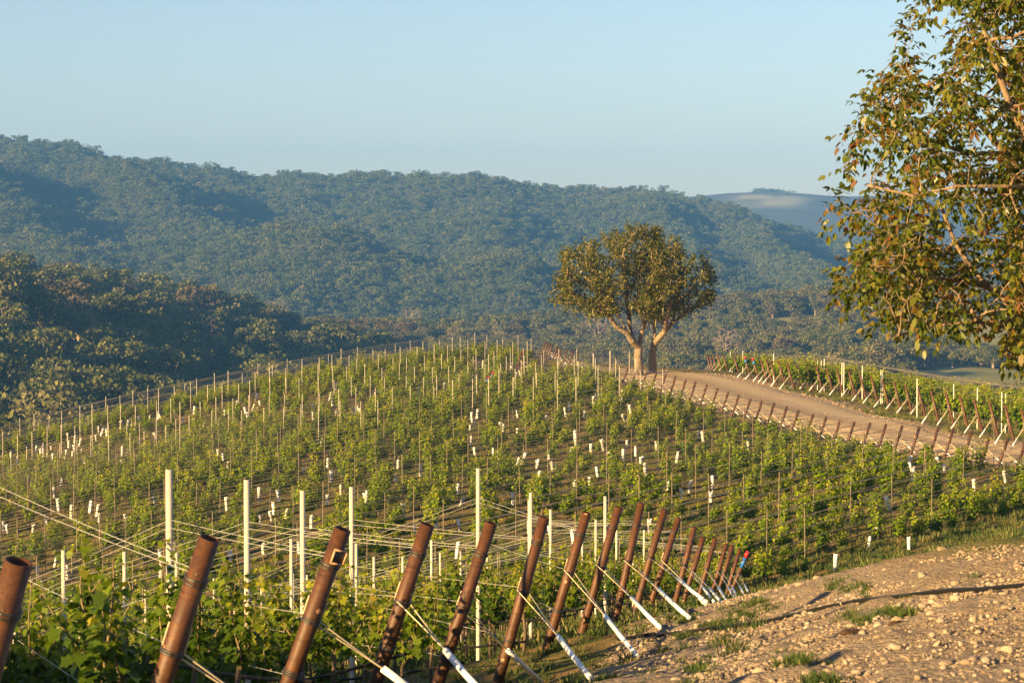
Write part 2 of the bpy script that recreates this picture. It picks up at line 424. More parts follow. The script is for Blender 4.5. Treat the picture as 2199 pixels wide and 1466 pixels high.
# ---------------------------------------------------------------- setting: ground, road, hills, air
def ground_material():
    m, nt, b = new_mat('ground'); co_ = objco(nt)
    n1 = noise(nt, .9, 6, .6, co_); n2 = noise(nt, 6, 5, .65, co_); n3 = noise(nt, 40, 4, .7, co_); n4 = noise(nt, .18, 4, .55, co_)
    vo = N(nt, 'ShaderNodeTexVoronoi'); vo.inputs['Scale'].default_value = 22; L(nt, co_, vo.inputs['Vector'])
    vo2 = N(nt, 'ShaderNodeTexVoronoi'); vo2.inputs['Scale'].default_value = 45; L(nt, co_, vo2.inputs['Vector'])
    soil = mixc(nt, n2, (.135,.068,.022), (.34,.19,.065))
    litter = mixc(nt, n3, (.10,.062,.024), (.35,.24,.10))
    soil = mixc(nt, ramp(nt, n1, [(.4,(0,0,0)),(.62,(1,1,1))]), soil, litter)
    weed = mixc(nt, n3, (.060,.072,.012), (.17,.165,.035))
    soil = mixc(nt, ramp(nt, n1, [(.42,(1,1,1)),(.60,(0,0,0))]), soil, weed)
    grav = mixc(nt, n2, (.215,.168,.122), (.41,.340,.258))
    st = N(nt, 'ShaderNodeMix', data_type='RGBA', blend_type='MULTIPLY'); st.inputs[0].default_value = .55
    L(nt, grav, st.inputs[6]); L(nt, ramp(nt, vo.outputs['Color'], [(0,(.5,.46,.42)),(1,(1.1,1.08,1.05))]), st.inputs[7])
    grav = mixc(nt, ramp(nt, n1, [(.35,(0,0,0)),(.7,(1,1,1))]), st.outputs[2], mixc(nt, n3, (.16,.115,.07), (.36,.27,.175)))
    grass = mixc(nt, n4, (.15,.155,.038), (.34,.29,.09)); grass = mixc(nt, n1, grass, (.22,.22,.055))
    wood = mixc(nt, n1, (.05,.05,.02), (.10,.085,.035))
    c = mixc(nt, attr(nt, 'gw'), soil, grav)
    c = mixc(nt, attr(nt, 'verge'), c, mixc(nt, n2, (.27,.185,.105), (.42,.30,.185)))
    c = mixc(nt, attr(nt, 'mid'), c, grass)
    c = mixc(nt, attr(nt, 'wood'), c, wood)
    L(nt, c, b.inputs['Base Color']); b.inputs['Roughness'].default_value = .95; b.inputs['Specular IOR Level'].default_value = .15
    hh = N(nt, 'ShaderNodeMath', operation='MULTIPLY_ADD'); L(nt, vo.outputs['Distance'], hh.inputs[0]); hh.inputs[1].default_value = -.6; L(nt, n3, hh.inputs[2])
    h2 = N(nt, 'ShaderNodeMath', operation='MULTIPLY_ADD'); L(nt, vo2.outputs['Distance'], h2.inputs[0]); h2.inputs[1].default_value = -.4; L(nt, hh.outputs[0], h2.inputs[2])
    bump(nt, h2.outputs[0], b, .8, .05)
    return m
def pts_px(x, y, z): 
    p = proj(np.stack([np.ravel(x), np.ravel(y), np.ravel(z)], 1)); return p[:, 0].reshape(np.shape(x)), p[:, 1].reshape(np.shape(x))
# clearings on the slope at the right (ellipses in plan, metres)
CLEAR = []
def ground_at(px, py, d0, d1):
    D = np.linspace(d0, d1, 400); Q = np.array([at(px, py, d) for d in D]); k = np.argmax(Q[:, 2] <= height(Q[:, 0], Q[:, 1])+.0)
    return Q[k]
for px, py, w_, rx, ry in [(2080,715,0,40,60),(1985,738,0,26,30),(1740,688,0,20,24),(1660,768,0,16,20),(2140,805,0,26,50),(2160,770,0,16,30),(2110,840,0,30,50),(2230,720,0,24,50),(1560,762,0,11,8),(2230,830,0,22,40)]:
    p = ground_at(px, py, 330, 1150); CLEAR.append((p[0], p[1], rx, ry))
def clearing(x, y):
    o = np.zeros(np.shape(x))
    for cx, cy, rx, ry in CLEAR:
        o = np.maximum(o, sm(1.15, .85, np.hypot((x-cx)/rx, (y-cy)/ry)+.18*vnoise(x/9., y/9.)))
    return o
a_gw = gw*sm(60, 30, RRg)
a_verge = sm(1.55, 1.02, rd)*sm(40, 60, RRg)*sm(190, 165, RRg)
a_mid = sm(158, 175, RRg)
a_wood = sm(225, 260, RRg)*(1-clearing(GX, GY))
gme = mesh_np('ground', np.stack([GX, GY, GZ], -1).reshape(-1, 3), grid_faces(len(rr), len(ang), True), ground_material(), smooth=True,
              extra=dict(gw=a_gw.ravel(), verge=a_verge.ravel(), mid=a_mid.ravel(), wood=a_wood.ravel()))
tag(ob('ground', gme), 'vineyard soil, stony bank and wooded valley floor falling away below the camera', kind='structure')

def road_material():
    m, nt, b = new_mat('dirt_road'); co_ = objco(nt)
    u = attr(nt, 'u'); n1 = noise(nt, .5, 5, .6, co_); n2 = noise(nt, 5, 5, .65, co_); n3 = noise(nt, 30, 3, .6, co_)
    c = mixc(nt, n1, (.45,.325,.18), (.56,.42,.235))
    c = mixc(nt, ramp(nt, n2, [(.55,(0,0,0)),(.8,(1,1,1))]), c, (.35,.24,.15))
    c = mixc(nt, ramp(nt, u, [(.38,(0,0,0)),(.47,(1,1,1)),(.52,(1,1,1)),(.6,(0,0,0))]), c, mixc(nt, n2, (.30,.21,.12), (.44,.32,.19)))
    tr = ramp(nt, u, [(0,(0,0,0)),(.16,(0,0,0)),(.25,(1,1,1)),(.35,(0,0,0)),(.6,(0,0,0)),(.7,(1,1,1)),(.8,(0,0,0)),(1,(0,0,0))])
    k = N(nt, 'ShaderNodeMath', operation='MULTIPLY'); L(nt, tr, k.inputs[0]); L(nt, n1, k.inputs[1])
    c = mixc(nt, k.outputs[0], c, (.62,.47,.27))
    L(nt, c, b.inputs['Base Color']); b.inputs['Roughness'].default_value = .95; b.inputs['Specular IOR Level'].default_value = .1
    bump(nt, n3, b, .5, .03); return m
nu = 15
uu = np.linspace(0, 1, nu)
RV = RN[:, None]*(1-uu)[None, :, None]+RF[:, None]*uu[None, :, None]
wob = fbm(RV[..., 0]*.5, RV[..., 1]*.5, 3)*.25
for e in (0, 1, nu-2, nu-1): RV[:, e, :2] += wob[:, e, None]*.8*(1 if e < 4 else -1)
RV[..., 2] = height(RV[..., 0], RV[..., 1])+.012*fbm(RV[..., 0]*1.5, RV[..., 1]*1.5, 2)-.03*np.exp(-((uu-.25)/.06)**2)-.03*np.exp(-((uu-.7)/.06)**2)+.035*np.sin(uu*math.pi)-.006
RV[:, 0, 2] -= .10; RV[:, -1, 2] -= .10
rme = mesh_np('dirt_road', RV.reshape(-1, 3), grid_faces(*RV.shape[:2])[:, ::-1], road_material(), smooth=True, extra=dict(u=np.tile(uu, len(RV))))
tag(ob('road', rme), 'pale dirt track running over the crest past the lone tree', kind='structure')

hxs, hys = np.meshgrid(np.arange(-1600, 1601, 9.), np.arange(1150, 2900, 9.), indexing='ij')
hz = far_h(hxs, hys)-1.5
hm = simple('forest_floor', (.06,.058,.026), .95, .4, .02)
tag(ob('hills', mesh_np('hills', np.stack([hxs, hys, hz], -1).reshape(-1, 3), grid_faces(*hxs.shape)[:, ::-1], hm, smooth=True)), 'wooded range beyond the valley', kind='structure')
# a farther bald ridge at the right
DR = np.array([(-600,470),(600,450),(1300,440),(1480,432),(1560,424),(1650,421),(1720,423),(1800,428),(1900,424),(2050,426),(2300,432),(2800,445),(4000,470)], float)
dx_, dt_ = np.meshgrid(np.linspace(-600, 3600, 240), np.linspace(0, 1.25, 60), indexing='ij')
dd = 2900+850*dt_
xx = (dx_-W/2)/FPX*dd
zc = np.interp(dx_, DR[:, 0], [at(p, q, 3750)[2] for p, q in DR])
zz = np.where(dt_ <= 1, -60+(zc+60)*np.sin(np.clip(dt_, 0, 1)*math.pi/2)**1.3, zc-(dt_-1)*500)
zz = zz+10*fbm(xx/260., dd/260., 3)*np.minimum(dt_*2, 1)*(dt_ < .93)
m, nt_, b_ = new_mat('far_ridge'); cc = objco(nt_)
_pp = proj(np.stack([xx.ravel(), dd.ravel(), zz.ravel()], 1))
_g = (sm(1540, 1590, xx/dd*FPX+W/2)*sm(1760, 1690, xx/dd*FPX+W/2)*sm(.66, .70, dt_)*sm(.83, .79, dt_)*(.25+.75*sm(-.35, .1, fbm(xx/90, dd/90, 3))))
L(nt_, mixc(nt_, attr(nt_, 'grass'), mixc(nt_, noise(nt_, .02, 5, .6, cc), (.030,.036,.020), (.075,.07,.035)), (.34,.32,.15)), b_.inputs['Base Color']); b_.inputs['Roughness'].default_value = 1
tag(ob('far_hills', mesh_np('far_hills', np.stack([xx, dd, zz], -1).reshape(-1, 3), grid_faces(*xx.shape)[:, ::-1], m, smooth=True, extra=dict(grass=_g.ravel()))), 'pale bald ridge far behind the wooded range', kind='structure')

def haze_box(dens, col, aniso):
    V = [(x, y, z) for z in (-135, 175) for x, y in ((-1750,-60),(1750,-60),(1750,4700),(-1750,4700))]
    m = bpy.data.materials.new('haze'); m.use_nodes = True; nt = m.node_tree; nt.nodes.clear()
    o = nt.nodes.new('ShaderNodeOutputMaterial'); v = nt.nodes.new('ShaderNodeVolumePrincipled')
    v.inputs['Color'].default_value = (*col, 1); v.inputs['Density'].default_value = dens; v.inputs['Anisotropy'].default_value = aniso
    nt.links.new(v.outputs[0], o.inputs['Volume'])
    b = MB(); b.add(np.array(V, float), np.array([[3,2,1,0],[4,5,6,7],[0,1,5,4],[1,2,6,5],[2,3,7,6],[3,0,4,7]]))
    tag(ob('haze', b.mesh('haze', m)), 'thin blue evening haze filling the valley', kind='stuff')
haze_box(*HAZE)

# ---------------------------------------------------------------- scattering copies of small plants that nobody could count
def source_collection(name, meshes):
    c = bpy.data.collections.new(name)
    for i, me in enumerate(meshes):
        c.objects.link(bpy.data.objects.new('%s_%02d' % (name, i), me))
    return c
def scatter(name, coll, P, scale, rot, var, label):
    me = bpy.data.meshes.new(name); me.vertices.add(len(P)); me.vertices.foreach_set('co', np.asarray(P, np.float32).ravel())
    a = me.attributes.new('scl', 'FLOAT', 'POINT'); a.data.foreach_set('value', np.asarray(scale, np.float32))
    a = me.attributes.new('rotz', 'FLOAT', 'POINT'); a.data.foreach_set('value', np.asarray(rot, np.float32))
    a = me.attributes.new('var', 'INT', 'POINT'); a.data.foreach_set('value', np.asarray(var, np.int32))
    o = ob(name, me); tag(o, label, kind='stuff')
    g = bpy.data.node_groups.new(name, 'GeometryNodeTree')
    g.interface.new_socket('Geometry', in_out='INPUT', socket_type='NodeSocketGeometry')
    g.interface.new_socket('Geometry', in_out='OUTPUT', socket_type='NodeSocketGeometry')
    gi, go = g.nodes.new('NodeGroupInput'), g.nodes.new('NodeGroupOutput')
    ip = g.nodes.new('GeometryNodeInstanceOnPoints'); ci = g.nodes.new('GeometryNodeCollectionInfo')
    ci.inputs['Collection'].default_value = coll; ci.inputs['Separate Children'].default_value = True; ci.inputs['Reset Children'].default_value = True
    def na(n, t):
        k = g.nodes.new('GeometryNodeInputNamedAttribute'); k.data_type = t; k.inputs['Name'].default_value = n
        return [s for s in k.outputs if s.enabled and s.name == 'Attribute'][0]
    xyz = g.nodes.new('ShaderNodeCombineXYZ'); e2r = g.nodes.new('FunctionNodeEulerToRotation')
    g.links.new(na('rotz', 'FLOAT'), xyz.inputs[2]); g.links.new(xyz.outputs[0], e2r.inputs[0])
    g.links.new(gi.outputs[0], ip.inputs['Points']); g.links.new(ci.outputs[0], ip.inputs['Instance'])
    ip.inputs['Pick Instance'].default_value = True
    g.links.new(na('var', 'INT'), ip.inputs['Instance Index']); g.links.new(e2r.outputs[0], ip.inputs['Rotation'])
    g.links.new(na('scl', 'FLOAT'), ip.inputs['Scale']); g.links.new(ip.outputs[0], go.inputs[0])
    md = o.modifiers.new('scatter', 'NODES'); md.node_group = g
    return o
# ray from a photo pixel to the ground
_D = np.geomspace(7, 240, 420)
def hit(px, py, dmin=7, dmax=240):
    px, py = np.atleast_1d(px).astype(float), np.atleast_1d(py).astype(float)
    D = _D[(_D >= dmin) & (_D <= dmax)]
    rx, ry = (px-W/2)/FPX, (H_/2-py)/FPX
    X = rx[:, None]/(CT+ry[:, None]*ST)*D; Z = (ry[:, None]*CT-ST)/(CT+ry[:, None]*ST)*D
    below = (Z-height(X, np.broadcast_to(D, X.shape))) <= 0
    k = np.where(below.any(1), below.argmax(1), len(D)-1)
    d = D[k]
    x = rx/(CT+ry*ST)*d
    return np.stack([x, d, height(x, d)], 1)
# what the land hides: lowest photo row still visible per column at each depth
HC = np.linspace(-60, 2260, 233)
_hd = np.concatenate([np.geomspace(8, 240, 130), np.geomspace(245, 2300, 200)])
_hx = (HC[:, None]-W/2)/FPX*_hd[None]
_hp = pts_px(_hx, np.broadcast_to(_hd, _hx.shape), height(_hx, np.broadcast_to(_hd, _hx.shape)))[1]
HMIN = np.minimum.accumulate(_hp, axis=1)
def hidden(P, top):
    """True where the top of a thing of that height at P stays behind nearer land"""
    q = proj(P+np.array([0, 0, 1.])*np.asarray(top)[:, None])
    ci = np.clip(np.rint((q[:, 0]-HC[0])/(HC[1]-HC[0])).astype(int), 0, len(HC)-1)
    di = np.clip(np.searchsorted(_hd, P[:, 1]*.985)-1, 0, len(_hd)-1)
    return q[:, 1] > HMIN[ci, di]-.5
# ---------------------------------------------------------------- trees
OAK = [(0,(.024,.034,.008)),(.35,(.058,.072,.016)),(.6,(.118,.125,.028)),(1,(.23,.21,.055))]
m_oak = leaf_mat('oak_leaves', OAK, .6, .25)
m_grey = leaf_mat('lichen_oak_leaves', [(0,(.050,.052,.018)),(.5,(.125,.120,.042)),(1,(.27,.235,.10))], .7, .2)
m_rust = leaf_mat('russet_leaves', [(0,(.045,.038,.016)),(.5,(.105,.080,.034)),(1,(.19,.14,.065))], .7, .2)
m_far = leaf_mat('far_oak_leaves', [(0,(.036,.056,.020)),(.35,(.066,.092,.029)),(.65,(.106,.124,.040)),(1,(.21,.165,.08))], .8, 0, spec=.1)
m_bark = simple('grey_bark', (.34,.27,.19), .9, .35, 3)
m_twig = simple('bare_twigs', (.25,.195,.15), .9, .25, 2)

def crown(seed, h, w, nl, nq, qs, base=.32, rg=None):
    """leaf faces spread over many uneven lobes; returns V, F, lv and lobe centres"""
    rg = np.random.default_rng(seed)
    C, Rr = [], []
    for i in range(nl):
        a = rg.uniform(0, 2*math.pi); t = rg.uniform(0, 1)**.7
        zz = base+(1-base)*(rg.uniform(.12, .86) if i else .8)
        rim = math.sqrt(max(.05, 1-((zz-(base+.45*(1-base)))/(.62*(1-base)))**2))
        rad = rg.uniform(.16, .30)*w*.5*1.25
        C.append((math.cos(a)*t*rim*(w/2-rad*.6), math.sin(a)*t*rim*(w/2-rad*.6), zz*h)); Rr.append(rad)
    C, Rr = np.array(C), np.array(Rr)
    li = rg.choice(nl, nq, p=Rr**2/np.sum(Rr**2))
    n = rvec(nq, rg); n[:, 2] = np.where(n[:, 2] < -.35, -n[:, 2], n[:, 2])
    P = C[li]+n*(Rr[li]*rg.uniform(.55, 1.05, nq)**.6)[:, None]*np.array([1, 1, .8])
    D = rvec(nq, rg)+n*.35; U = n+rvec(nq, rg)*.7
    s = qs*rg.uniform(.6, 1.4, nq)
    V, F = leaf_cards(P, D, U, s, s*.9, LEAF4, .25)
    lv = np.repeat(np.clip(.5+.16*rg.normal(size=nq)+.22*(rg.random(nl)[li]-.5), .02, .98), 4)
    return V, F, lv, C
def trunk_limbs(mb, seed, h, C, r0, fork=.22):
    rg = np.random.default_rng(seed)
    f = np.array([rg.normal()*.03*h, rg.normal()*.03*h, fork*h])
    mb.tube([(0, 0, -.6), (f[0]*.3, f[1]*.3, fork*h*.5), f], [r0*1.25, r0, r0*.85], 7)
    for c in C[:9]:
        m = f+(c-f)*.5+np.array([rg.normal()*.3, rg.normal()*.3, .25+rg.normal()*.2])
        e = f+(c-f)*1.06
        mb.tube([f-(c-f)*.02, m, c, e], [r0*.5, r0*.33, r0*.18, r0*.05], 5, False)
# space colonisation: real branching towards a cloud of points
def colonize(nodes, parents, pts, di, dk, step, iters, rg, grav=0., active_from=0):
    Nn, Pp = [np.array(p, float) for p in nodes], list(parents)
    pts = np.array(pts, float); alive = np.ones(len(pts), bool)
    near = np.full(len(pts), -1); nd = np.full(len(pts), 1e9)
    def upd(k0):
        for k in range(k0, len(Nn)):
            d = np.linalg.norm(pts-Nn[k], axis=1); m = d < nd
            nd[m] = d[m]; near[m] = k
    upd(active_from)
    for it in range(iters):
        use = alive & (nd < di)
        if not use.any(): break
        k0 = len(Nn)
        for k in np.unique(near[use]):
            v = pts[use & (near == k)]-Nn[k]
            v = (v/np.maximum(np.linalg.norm(v, axis=1, keepdims=True), 1e-6)).mean(0)+rg.normal(size=3)*.12+np.array([0, 0, grav])
            v /= max(np.linalg.norm(v), 1e-6); q = Nn[k]+v*step
            Nn.append(q); Pp.append(int(k))
        upd(k0); alive &= nd > dk
        if len(Nn) > 9000: break
    return np.array(Nn), np.array(Pp)
def pipe_radii(Pp, tip, ex=2.4, base=None):
    n = len(Pp); r = np.zeros(n); ch = np.zeros(n, int)
    for i in range(n-1, 0, -1):
        if ch[i] == 0: r[i] = tip**ex
        if Pp[i] >= 0: r[Pp[i]] += r[i]; ch[Pp[i]] += 1
    return r**(1/ex), ch
def branch_mesh(mb, Nn, Pp, r, n=5, rmax=9):
    i = np.array([k for k in range(len(Pp)) if Pp[k] >= 0]); p = Pp[i]
    ra = np.minimum(np.minimum(r[p], r[i]*1.5), rmax)
    V, F = edges_tubes(Nn[p], Nn[i]+(Nn[i]-Nn[p])*.08, ra, np.minimum(r[i], rmax), n); mb.add(V, F)
def bare_tree(seed, h, w):
    rg = np.random.default_rng(seed)
    n = 260; p = rg.uniform(-1, 1, (n*3, 3)); p = p[np.linalg.norm(p, axis=1) < 1][:n]
    p = p*np.array([w/2, w/2, h*.36])+np.array([0, 0, h*.62])
    Nn, Pp = colonize([(0,0,-.5),(0,0,h*.12),(0,0,h*.25)], [-1,0,1], p, w, w*.07, w*.055, 60, rg, .05)
    r, ch = pipe_radii(Pp, .035, 2.2)
    mb = MB(); branch_mesh(mb, Nn, Pp, r, 4)
    tips = np.where(ch == 0)[0]; t = np.repeat(tips, 4)
    d = rvec(len(t), rg)*.8+(Nn[t]-Nn[Pp[t]])/np.maximum(np.linalg.norm(Nn[t]-Nn[Pp[t]], axis=1, keepdims=True), .01)
    V, F = edges_tubes(Nn[t], Nn[t]+d*.55, np.full(len(t), .028), np.full(len(t), .01), 3); mb.add(V, F)
    return mb
# woodland kinds: (mesh of crown, mesh of trunk)
KINDS = []
for i in range(6):
    h, w = 8.2+.5*(i % 3), 8.4+.7*(i % 4)
    mat = [m_oak, m_oak, m_grey, m_oak, m_grey, m_rust][i]
    V, F, lv, C = crown(100+i, h, w, 22+3*i, 1500, .52, [.22,.28,.2,.3,.22,.34][i])
    tb = MB(); trunk_limbs(tb, 50+i, h, C, .30)
    KINDS.append((mesh_np('crown', V, F, mat, lv), tb.mesh('trunk', m_bark), h, w, ['green','green','grey','green','grey','russet'][i]))
BARE = [bare_tree(31+i, 9.5, 7.5+i).mesh('bare_branches', m_twig) for i in range(2)]
FARV = []
for i in range(7):
    V, F, lv, C = crown(300+i, 8.5+.6*(i % 3), 8.2+.8*(i % 3), 15+i, 640, .56, .12)
    FARV.append(mesh_np('far_crown', V, F, m_far, lv))

# ---- woodland of the middle distance
def jitter_grid(y0, y1, s, half, rg):
    ys = []
    for y in np.arange(y0, y1, s):
        xs = np.arange(-half(y), half(y), s)
        ys.append(np.stack([xs, np.full(len(xs), y)], 1))
    q = np.concatenate(ys); return q+rg.uniform(-.42, .42, q.shape)*s
rg = np.random.default_rng(11)
q = jitter_grid(330, 1150, 6.4, lambda y: .226*y+14, rg)
q = q[clearing(q[:, 0], q[:, 1]) < .35]
P = np.c_[q, height(q[:, 0], q[:, 1])-.3]
sc_ = rg.uniform(.62, 1.12, len(P))*(.9+.2*vnoise(P[:, 0]/30., P[:, 1]/30.))
lw = (P[:, 0] < -.02*P[:, 1]) & (P[:, 1] < 900)                 # the left wood: uneven, open canopy with tall crowns standing out
sc_ = np.where(lw, np.clip(rg.lognormal(.02, .30, len(P)), .5, 1.7), sc_)
keep = ~hidden(P, sc_*8.6) & ~(lw & (rg.random(len(P)) < .38)); P, sc_ = P[keep], sc_[keep]
pp = proj(P); keep = pp[:, 0] > -120; P, sc_, pp = P[keep], sc_[keep], pp[keep]
pat = vnoise(P[:, 0]/55.+40, P[:, 1]/55.)+.5*rg.normal(size=len(P))
leftw = (pp[:, 0] < 760) & (P[:, 1] < 820)
kind = np.where(pat < -.15, rg.choice([0, 1, 3], len(P)), np.where(pat < 1.0, rg.choice([2, 4, 0, 1], len(P)), 5))
kind = np.where(leftw & ((kind == 4) | (kind == 2)), rg.choice([0, 1, 3, 0, 1, 2], len(P)), kind)
kind = np.where((pp[:, 1] < 745) & (pp[:, 0] < 330) & (rg.random(len(P)) < .06), 5, kind)
kind = np.where(leftw & (kind == 5) & (rg.random(len(P)) < .6), 2, kind)
rot = rg.uniform(0, 6.28, len(P))
big = sc_*8.6/P[:, 1]*np.where((pp[:, 0] > -40) & (pp[:, 0] < 2240), 1, 0)
order = np.argsort(-big); solo = np.zeros(len(P), bool); solo[order[:285]] = True
LBL = {'green': ('oak_tree', 'tree', 'rounded dark green oak in the %s', 'green oaks in the %s'),
       'grey': ('oak_tree', 'tree', 'pale grey green oak hung with lichen in the %s', 'lichen grey oaks in the %s'),
       'russet': ('oak_tree', 'tree', 'brownish thin leaved oak among green ones in the %s', 'brownish oaks in the %s')}
first = {}
for i in np.where(solo)[0]:
    cm, tm, h, w, kn = KINDS[kind[i]]
    zone = 'dark wood left of the vineyard crest' if pp[i, 0] < 1150 else 'wood behind the dirt road'
    if kind[i] not in first:
        t = empty('oak_tree'); ob('crown', cm, t); ob('trunk', tm, t); first[kind[i]] = t
    else:
        t = dup(first[kind[i]])
    nm, cat, lb, gr = LBL[kn]
    tag(t, lb % zone, cat, gr % zone)
    t.location = [float(v) for v in P[i]]; t.rotation_euler = (0, 0, float(rot[i])); t.scale = [float(sc_[i])]*3
rest = ~solo
joined = []
for cm, tm, h, w, kn in KINDS:                       # crown and trunk in one mesh for the mass
    nv, nt2 = len(cm.vertices), len(tm.vertices)
    a = np.empty(nv*3, np.float32); cm.vertices.foreach_get('co', a); b2 = np.empty(nt2*3, np.float32); tm.vertices.foreach_get('co', b2)
    F1 = np.array([p.vertices[:] for p in cm.polygons]); F2 = np.array([p.vertices[:] for p in tm.polygons if len(p.vertices) == 4])
    l1 = np.empty(nv, np.float32); cm.attributes['lv'].data.foreach_get('value', l1)
    me = mesh_np('wood_tree', np.r_[a.reshape(-1, 3), b2.reshape(-1, 3)], [np.r_[F1, F2+nv]], cm.materials[0], np.r_[l1, np.zeros(nt2)])
    me.materials.append(m_bark); mi = np.r_[np.zeros(len(F1), np.int32), np.ones(len(F2), np.int32)]; me.polygons.foreach_set('material_index', mi)
    joined.append(me)
scatter('woodland', source_collection('woodland_source', joined), P[rest], sc_[rest], rot[rest], kind[rest], 'mass of oaks covering the valley and the slope behind')
print('mid trees', len(P), 'solo', solo.sum())
# bare grey trees that stand out of the wood
for n, (px, py, hp, v, lb) in enumerate([
        (592, 722, 66, 0, 'bare grey tree with a forked trunk rising above the shaded wood'),
        (162, 738, 88, 1, 'broad leafless grey tree standing in the shaded wood at the far end'),
        (280, 672, 46, 1, 'small round leafless tree alone on the wood skyline below the dark gully'),
        (838, 712, 38, 0, 'small pinkish bare tree beside a larger bare one in the valley'),
        (880, 716, 54, 1, 'spreading bare tree in the valley left of the green oaks'),
        (440, 770, 70, 0, 'pale leafless tree half sunk in the dark slope of oaks'),
        (1285, 742, 64, 1, 'grey bare tree just behind the lone tree on the crest, to its left'),
        (1560, 790, 72, 0, 'bare upright grey tree beyond the dirt road crest')]):
    dsel = np.abs(pp[:, 0]-px)+np.abs(pp[:, 1]-py)*1.0
    k = dsel.argmin(); d = P[k, 1]; x = (px-W/2)/FPX*d
    t = ob('bare_tree', BARE[v], None, (x, d-2, height(x, d-2)-.2), (0, 0, n*1.3), [hp/FPX*d/9.5*1.25]*3)
    tag(t, lb, 'tree', 'bare trees in the valley wood')
# ---- forest of the range
rg = np.random.default_rng(12)
q = jitter_grid(1150, 2330, 5.2, lambda y: .225*y+40, rg)
P2 = np.c_[q, height(q[:, 0], q[:, 1])-3.2]; s2 = np.clip(rg.lognormal(-.30, .28, len(P2)), .35, 1.4)
keep = ~hidden(P2, s2*9+6); P2, s2 = P2[keep], s2[keep]
scatter('range_forest', source_collection('range_forest_source', FARV), P2, s2, rg.uniform(0, 6.28, len(P2)), rg.integers(0, 7, len(P2)), 'unbroken oak forest covering the far range')
print('far trees', len(P2))
dq = np.c_[rg.uniform(1450, 2250, 420), rg.uniform(0, 1, 420)]
pd = np.array([at(p, np.interp(p, DR[:, 0], DR[:, 1])+1+t*t*5, 3745-t*70) for p, t in dq]); pd[:, 2] -= 3.5
gap = (dq[:, 0] > 1610) & (dq[:, 0] < 1700)
scatter('ridge_trees', bpy.data.collections['range_forest_source'], pd, np.where(gap, rg.uniform(1., 1.9, 420), rg.uniform(.5, 1.1, 420)), rg.uniform(0, 6, 420), rg.integers(0, 7, 420), 'tiny trees along the crest of the far bald ridge')
# ---------------------------------------------------------------- vineyard hardware
def rust_mat():
    m, nt, b = new_mat('rusty_steel'); c = objco(nt)
    n1 = noise(nt, 9, 6, .65, c); n2 = noise(nt, 60, 4, .7, c)
    k = ramp(nt, n1, [(.25,(.050,.018,.006)),(.5,(.105,.040,.010)),(.68,(.175,.068,.014)),(.85,(.27,.125,.035))])
    k = mixc(nt, ramp(nt, n2, [(.3,(0,0,0)),(.75,(1,1,1))]), (.045,.017,.009), k)
    sp = N(nt, 'ShaderNodeTexVoronoi'); sp.inputs['Scale'].default_value = 5; L(nt, c, sp.inputs['Vector'])
    k = mixc(nt, ramp(nt, sp.outputs['Distance'], [(.05,(1,1,1)),(.08,(0,0,0))]), k, (.42,.22,.10))
    L(nt, k, b.inputs['Base Color']); b.inputs['Roughness'].default_value = .55; b.inputs['Metallic'].default_value = .0
    b.inputs['Specular IOR Level'].default_value = .4; bump(nt, n2, b, .35, .004); return m
m_rustpipe = rust_mat()
m_wrap = simple('dark_wire', (.035,.032,.030), .5, .3, 30)
m_galv = simple('galvanised_wire', (.58,.48,.33), .45, .1, 3)
m_wire = simple('silver_wire', (.55,.54,.50), .35, .1, 3)
m_stake = simple('galvanised_stake', (.50,.45,.36), .5, .1, 5)
m_stakew = simple('white_stake', (.72,.69,.62), .5, .1, 5)
m_stakeh = simple('weathered_stake', (.215,.17,.105), .6, .2, 5)
m_sleeve = simple('white_plastic', (.80,.80,.78), .45, .05, 4)
m_tube, _nt, _b = new_mat('grow_tube_plastic')
L(_nt, mixc(_nt, rnd(_nt), (.80,.79,.75), mixc(_nt, noise(_nt, 6, 4, .6, objco(_nt)), (.52,.46,.36), (.74,.72,.66))), _b.inputs['Base Color']); _b.inputs['Roughness'].default_value = .5
m_drip = simple('black_poly_tube', (.009,.009,.010), .6, .2, 6)
m_drip.node_tree.nodes['Principled BSDF'].inputs['Specular IOR Level'].default_value = .2
m_red = simple('red_tape', (.55,.02,.02), .4, .05, 5); m_blue = simple('blue_tape', (.02,.12,.42), .4, .05, 5)
m_hook = simple('pale_scar', (.45,.28,.16), .6, .2, 20)
rg = np.random.default_rng(21)
ORD = 'first second third fourth fifth sixth seventh eighth ninth tenth eleventh twelfth thirteenth fourteenth fifteenth sixteenth seventeenth eighteenth nineteenth twentieth'.split()
def ordw(i):
    if i < 20: return ORD[i]
    t, u = divmod(i+1, 10); tens = {2: 'twenty', 3: 'thirty', 4: 'forty'}[t]
    return tens.replace('y', 'ieth') if u == 0 else tens+'-'+ORD[u-1]
def pipe_mesh(P0, P1, r, n, thick=.006):
    """open hollow pipe from P0 (in the ground) to P1 (open end)"""
    P0, P1 = np.asarray(P0, float), np.asarray(P1, float)
    mb = MB(); V, F = tube([P0, P0+(P1-P0)*.5, P1], r, n); mb.add(V, F)
    k = n*2
    Vi, Fi = tube([P1-(P1-P0)*.12, P1], r-thick, n); mb.add(Vi, Fi[:, ::-1])
    o, i = np.arange(n)+k, np.arange(n)+len(V)+n; o2, i2 = np.roll(o, -1), np.roll(i, -1)
    mb.F.append(np.stack([o, o2, i2, i], -1)); mb.F.append((np.arange(n)+len(V))[None])
    return mb
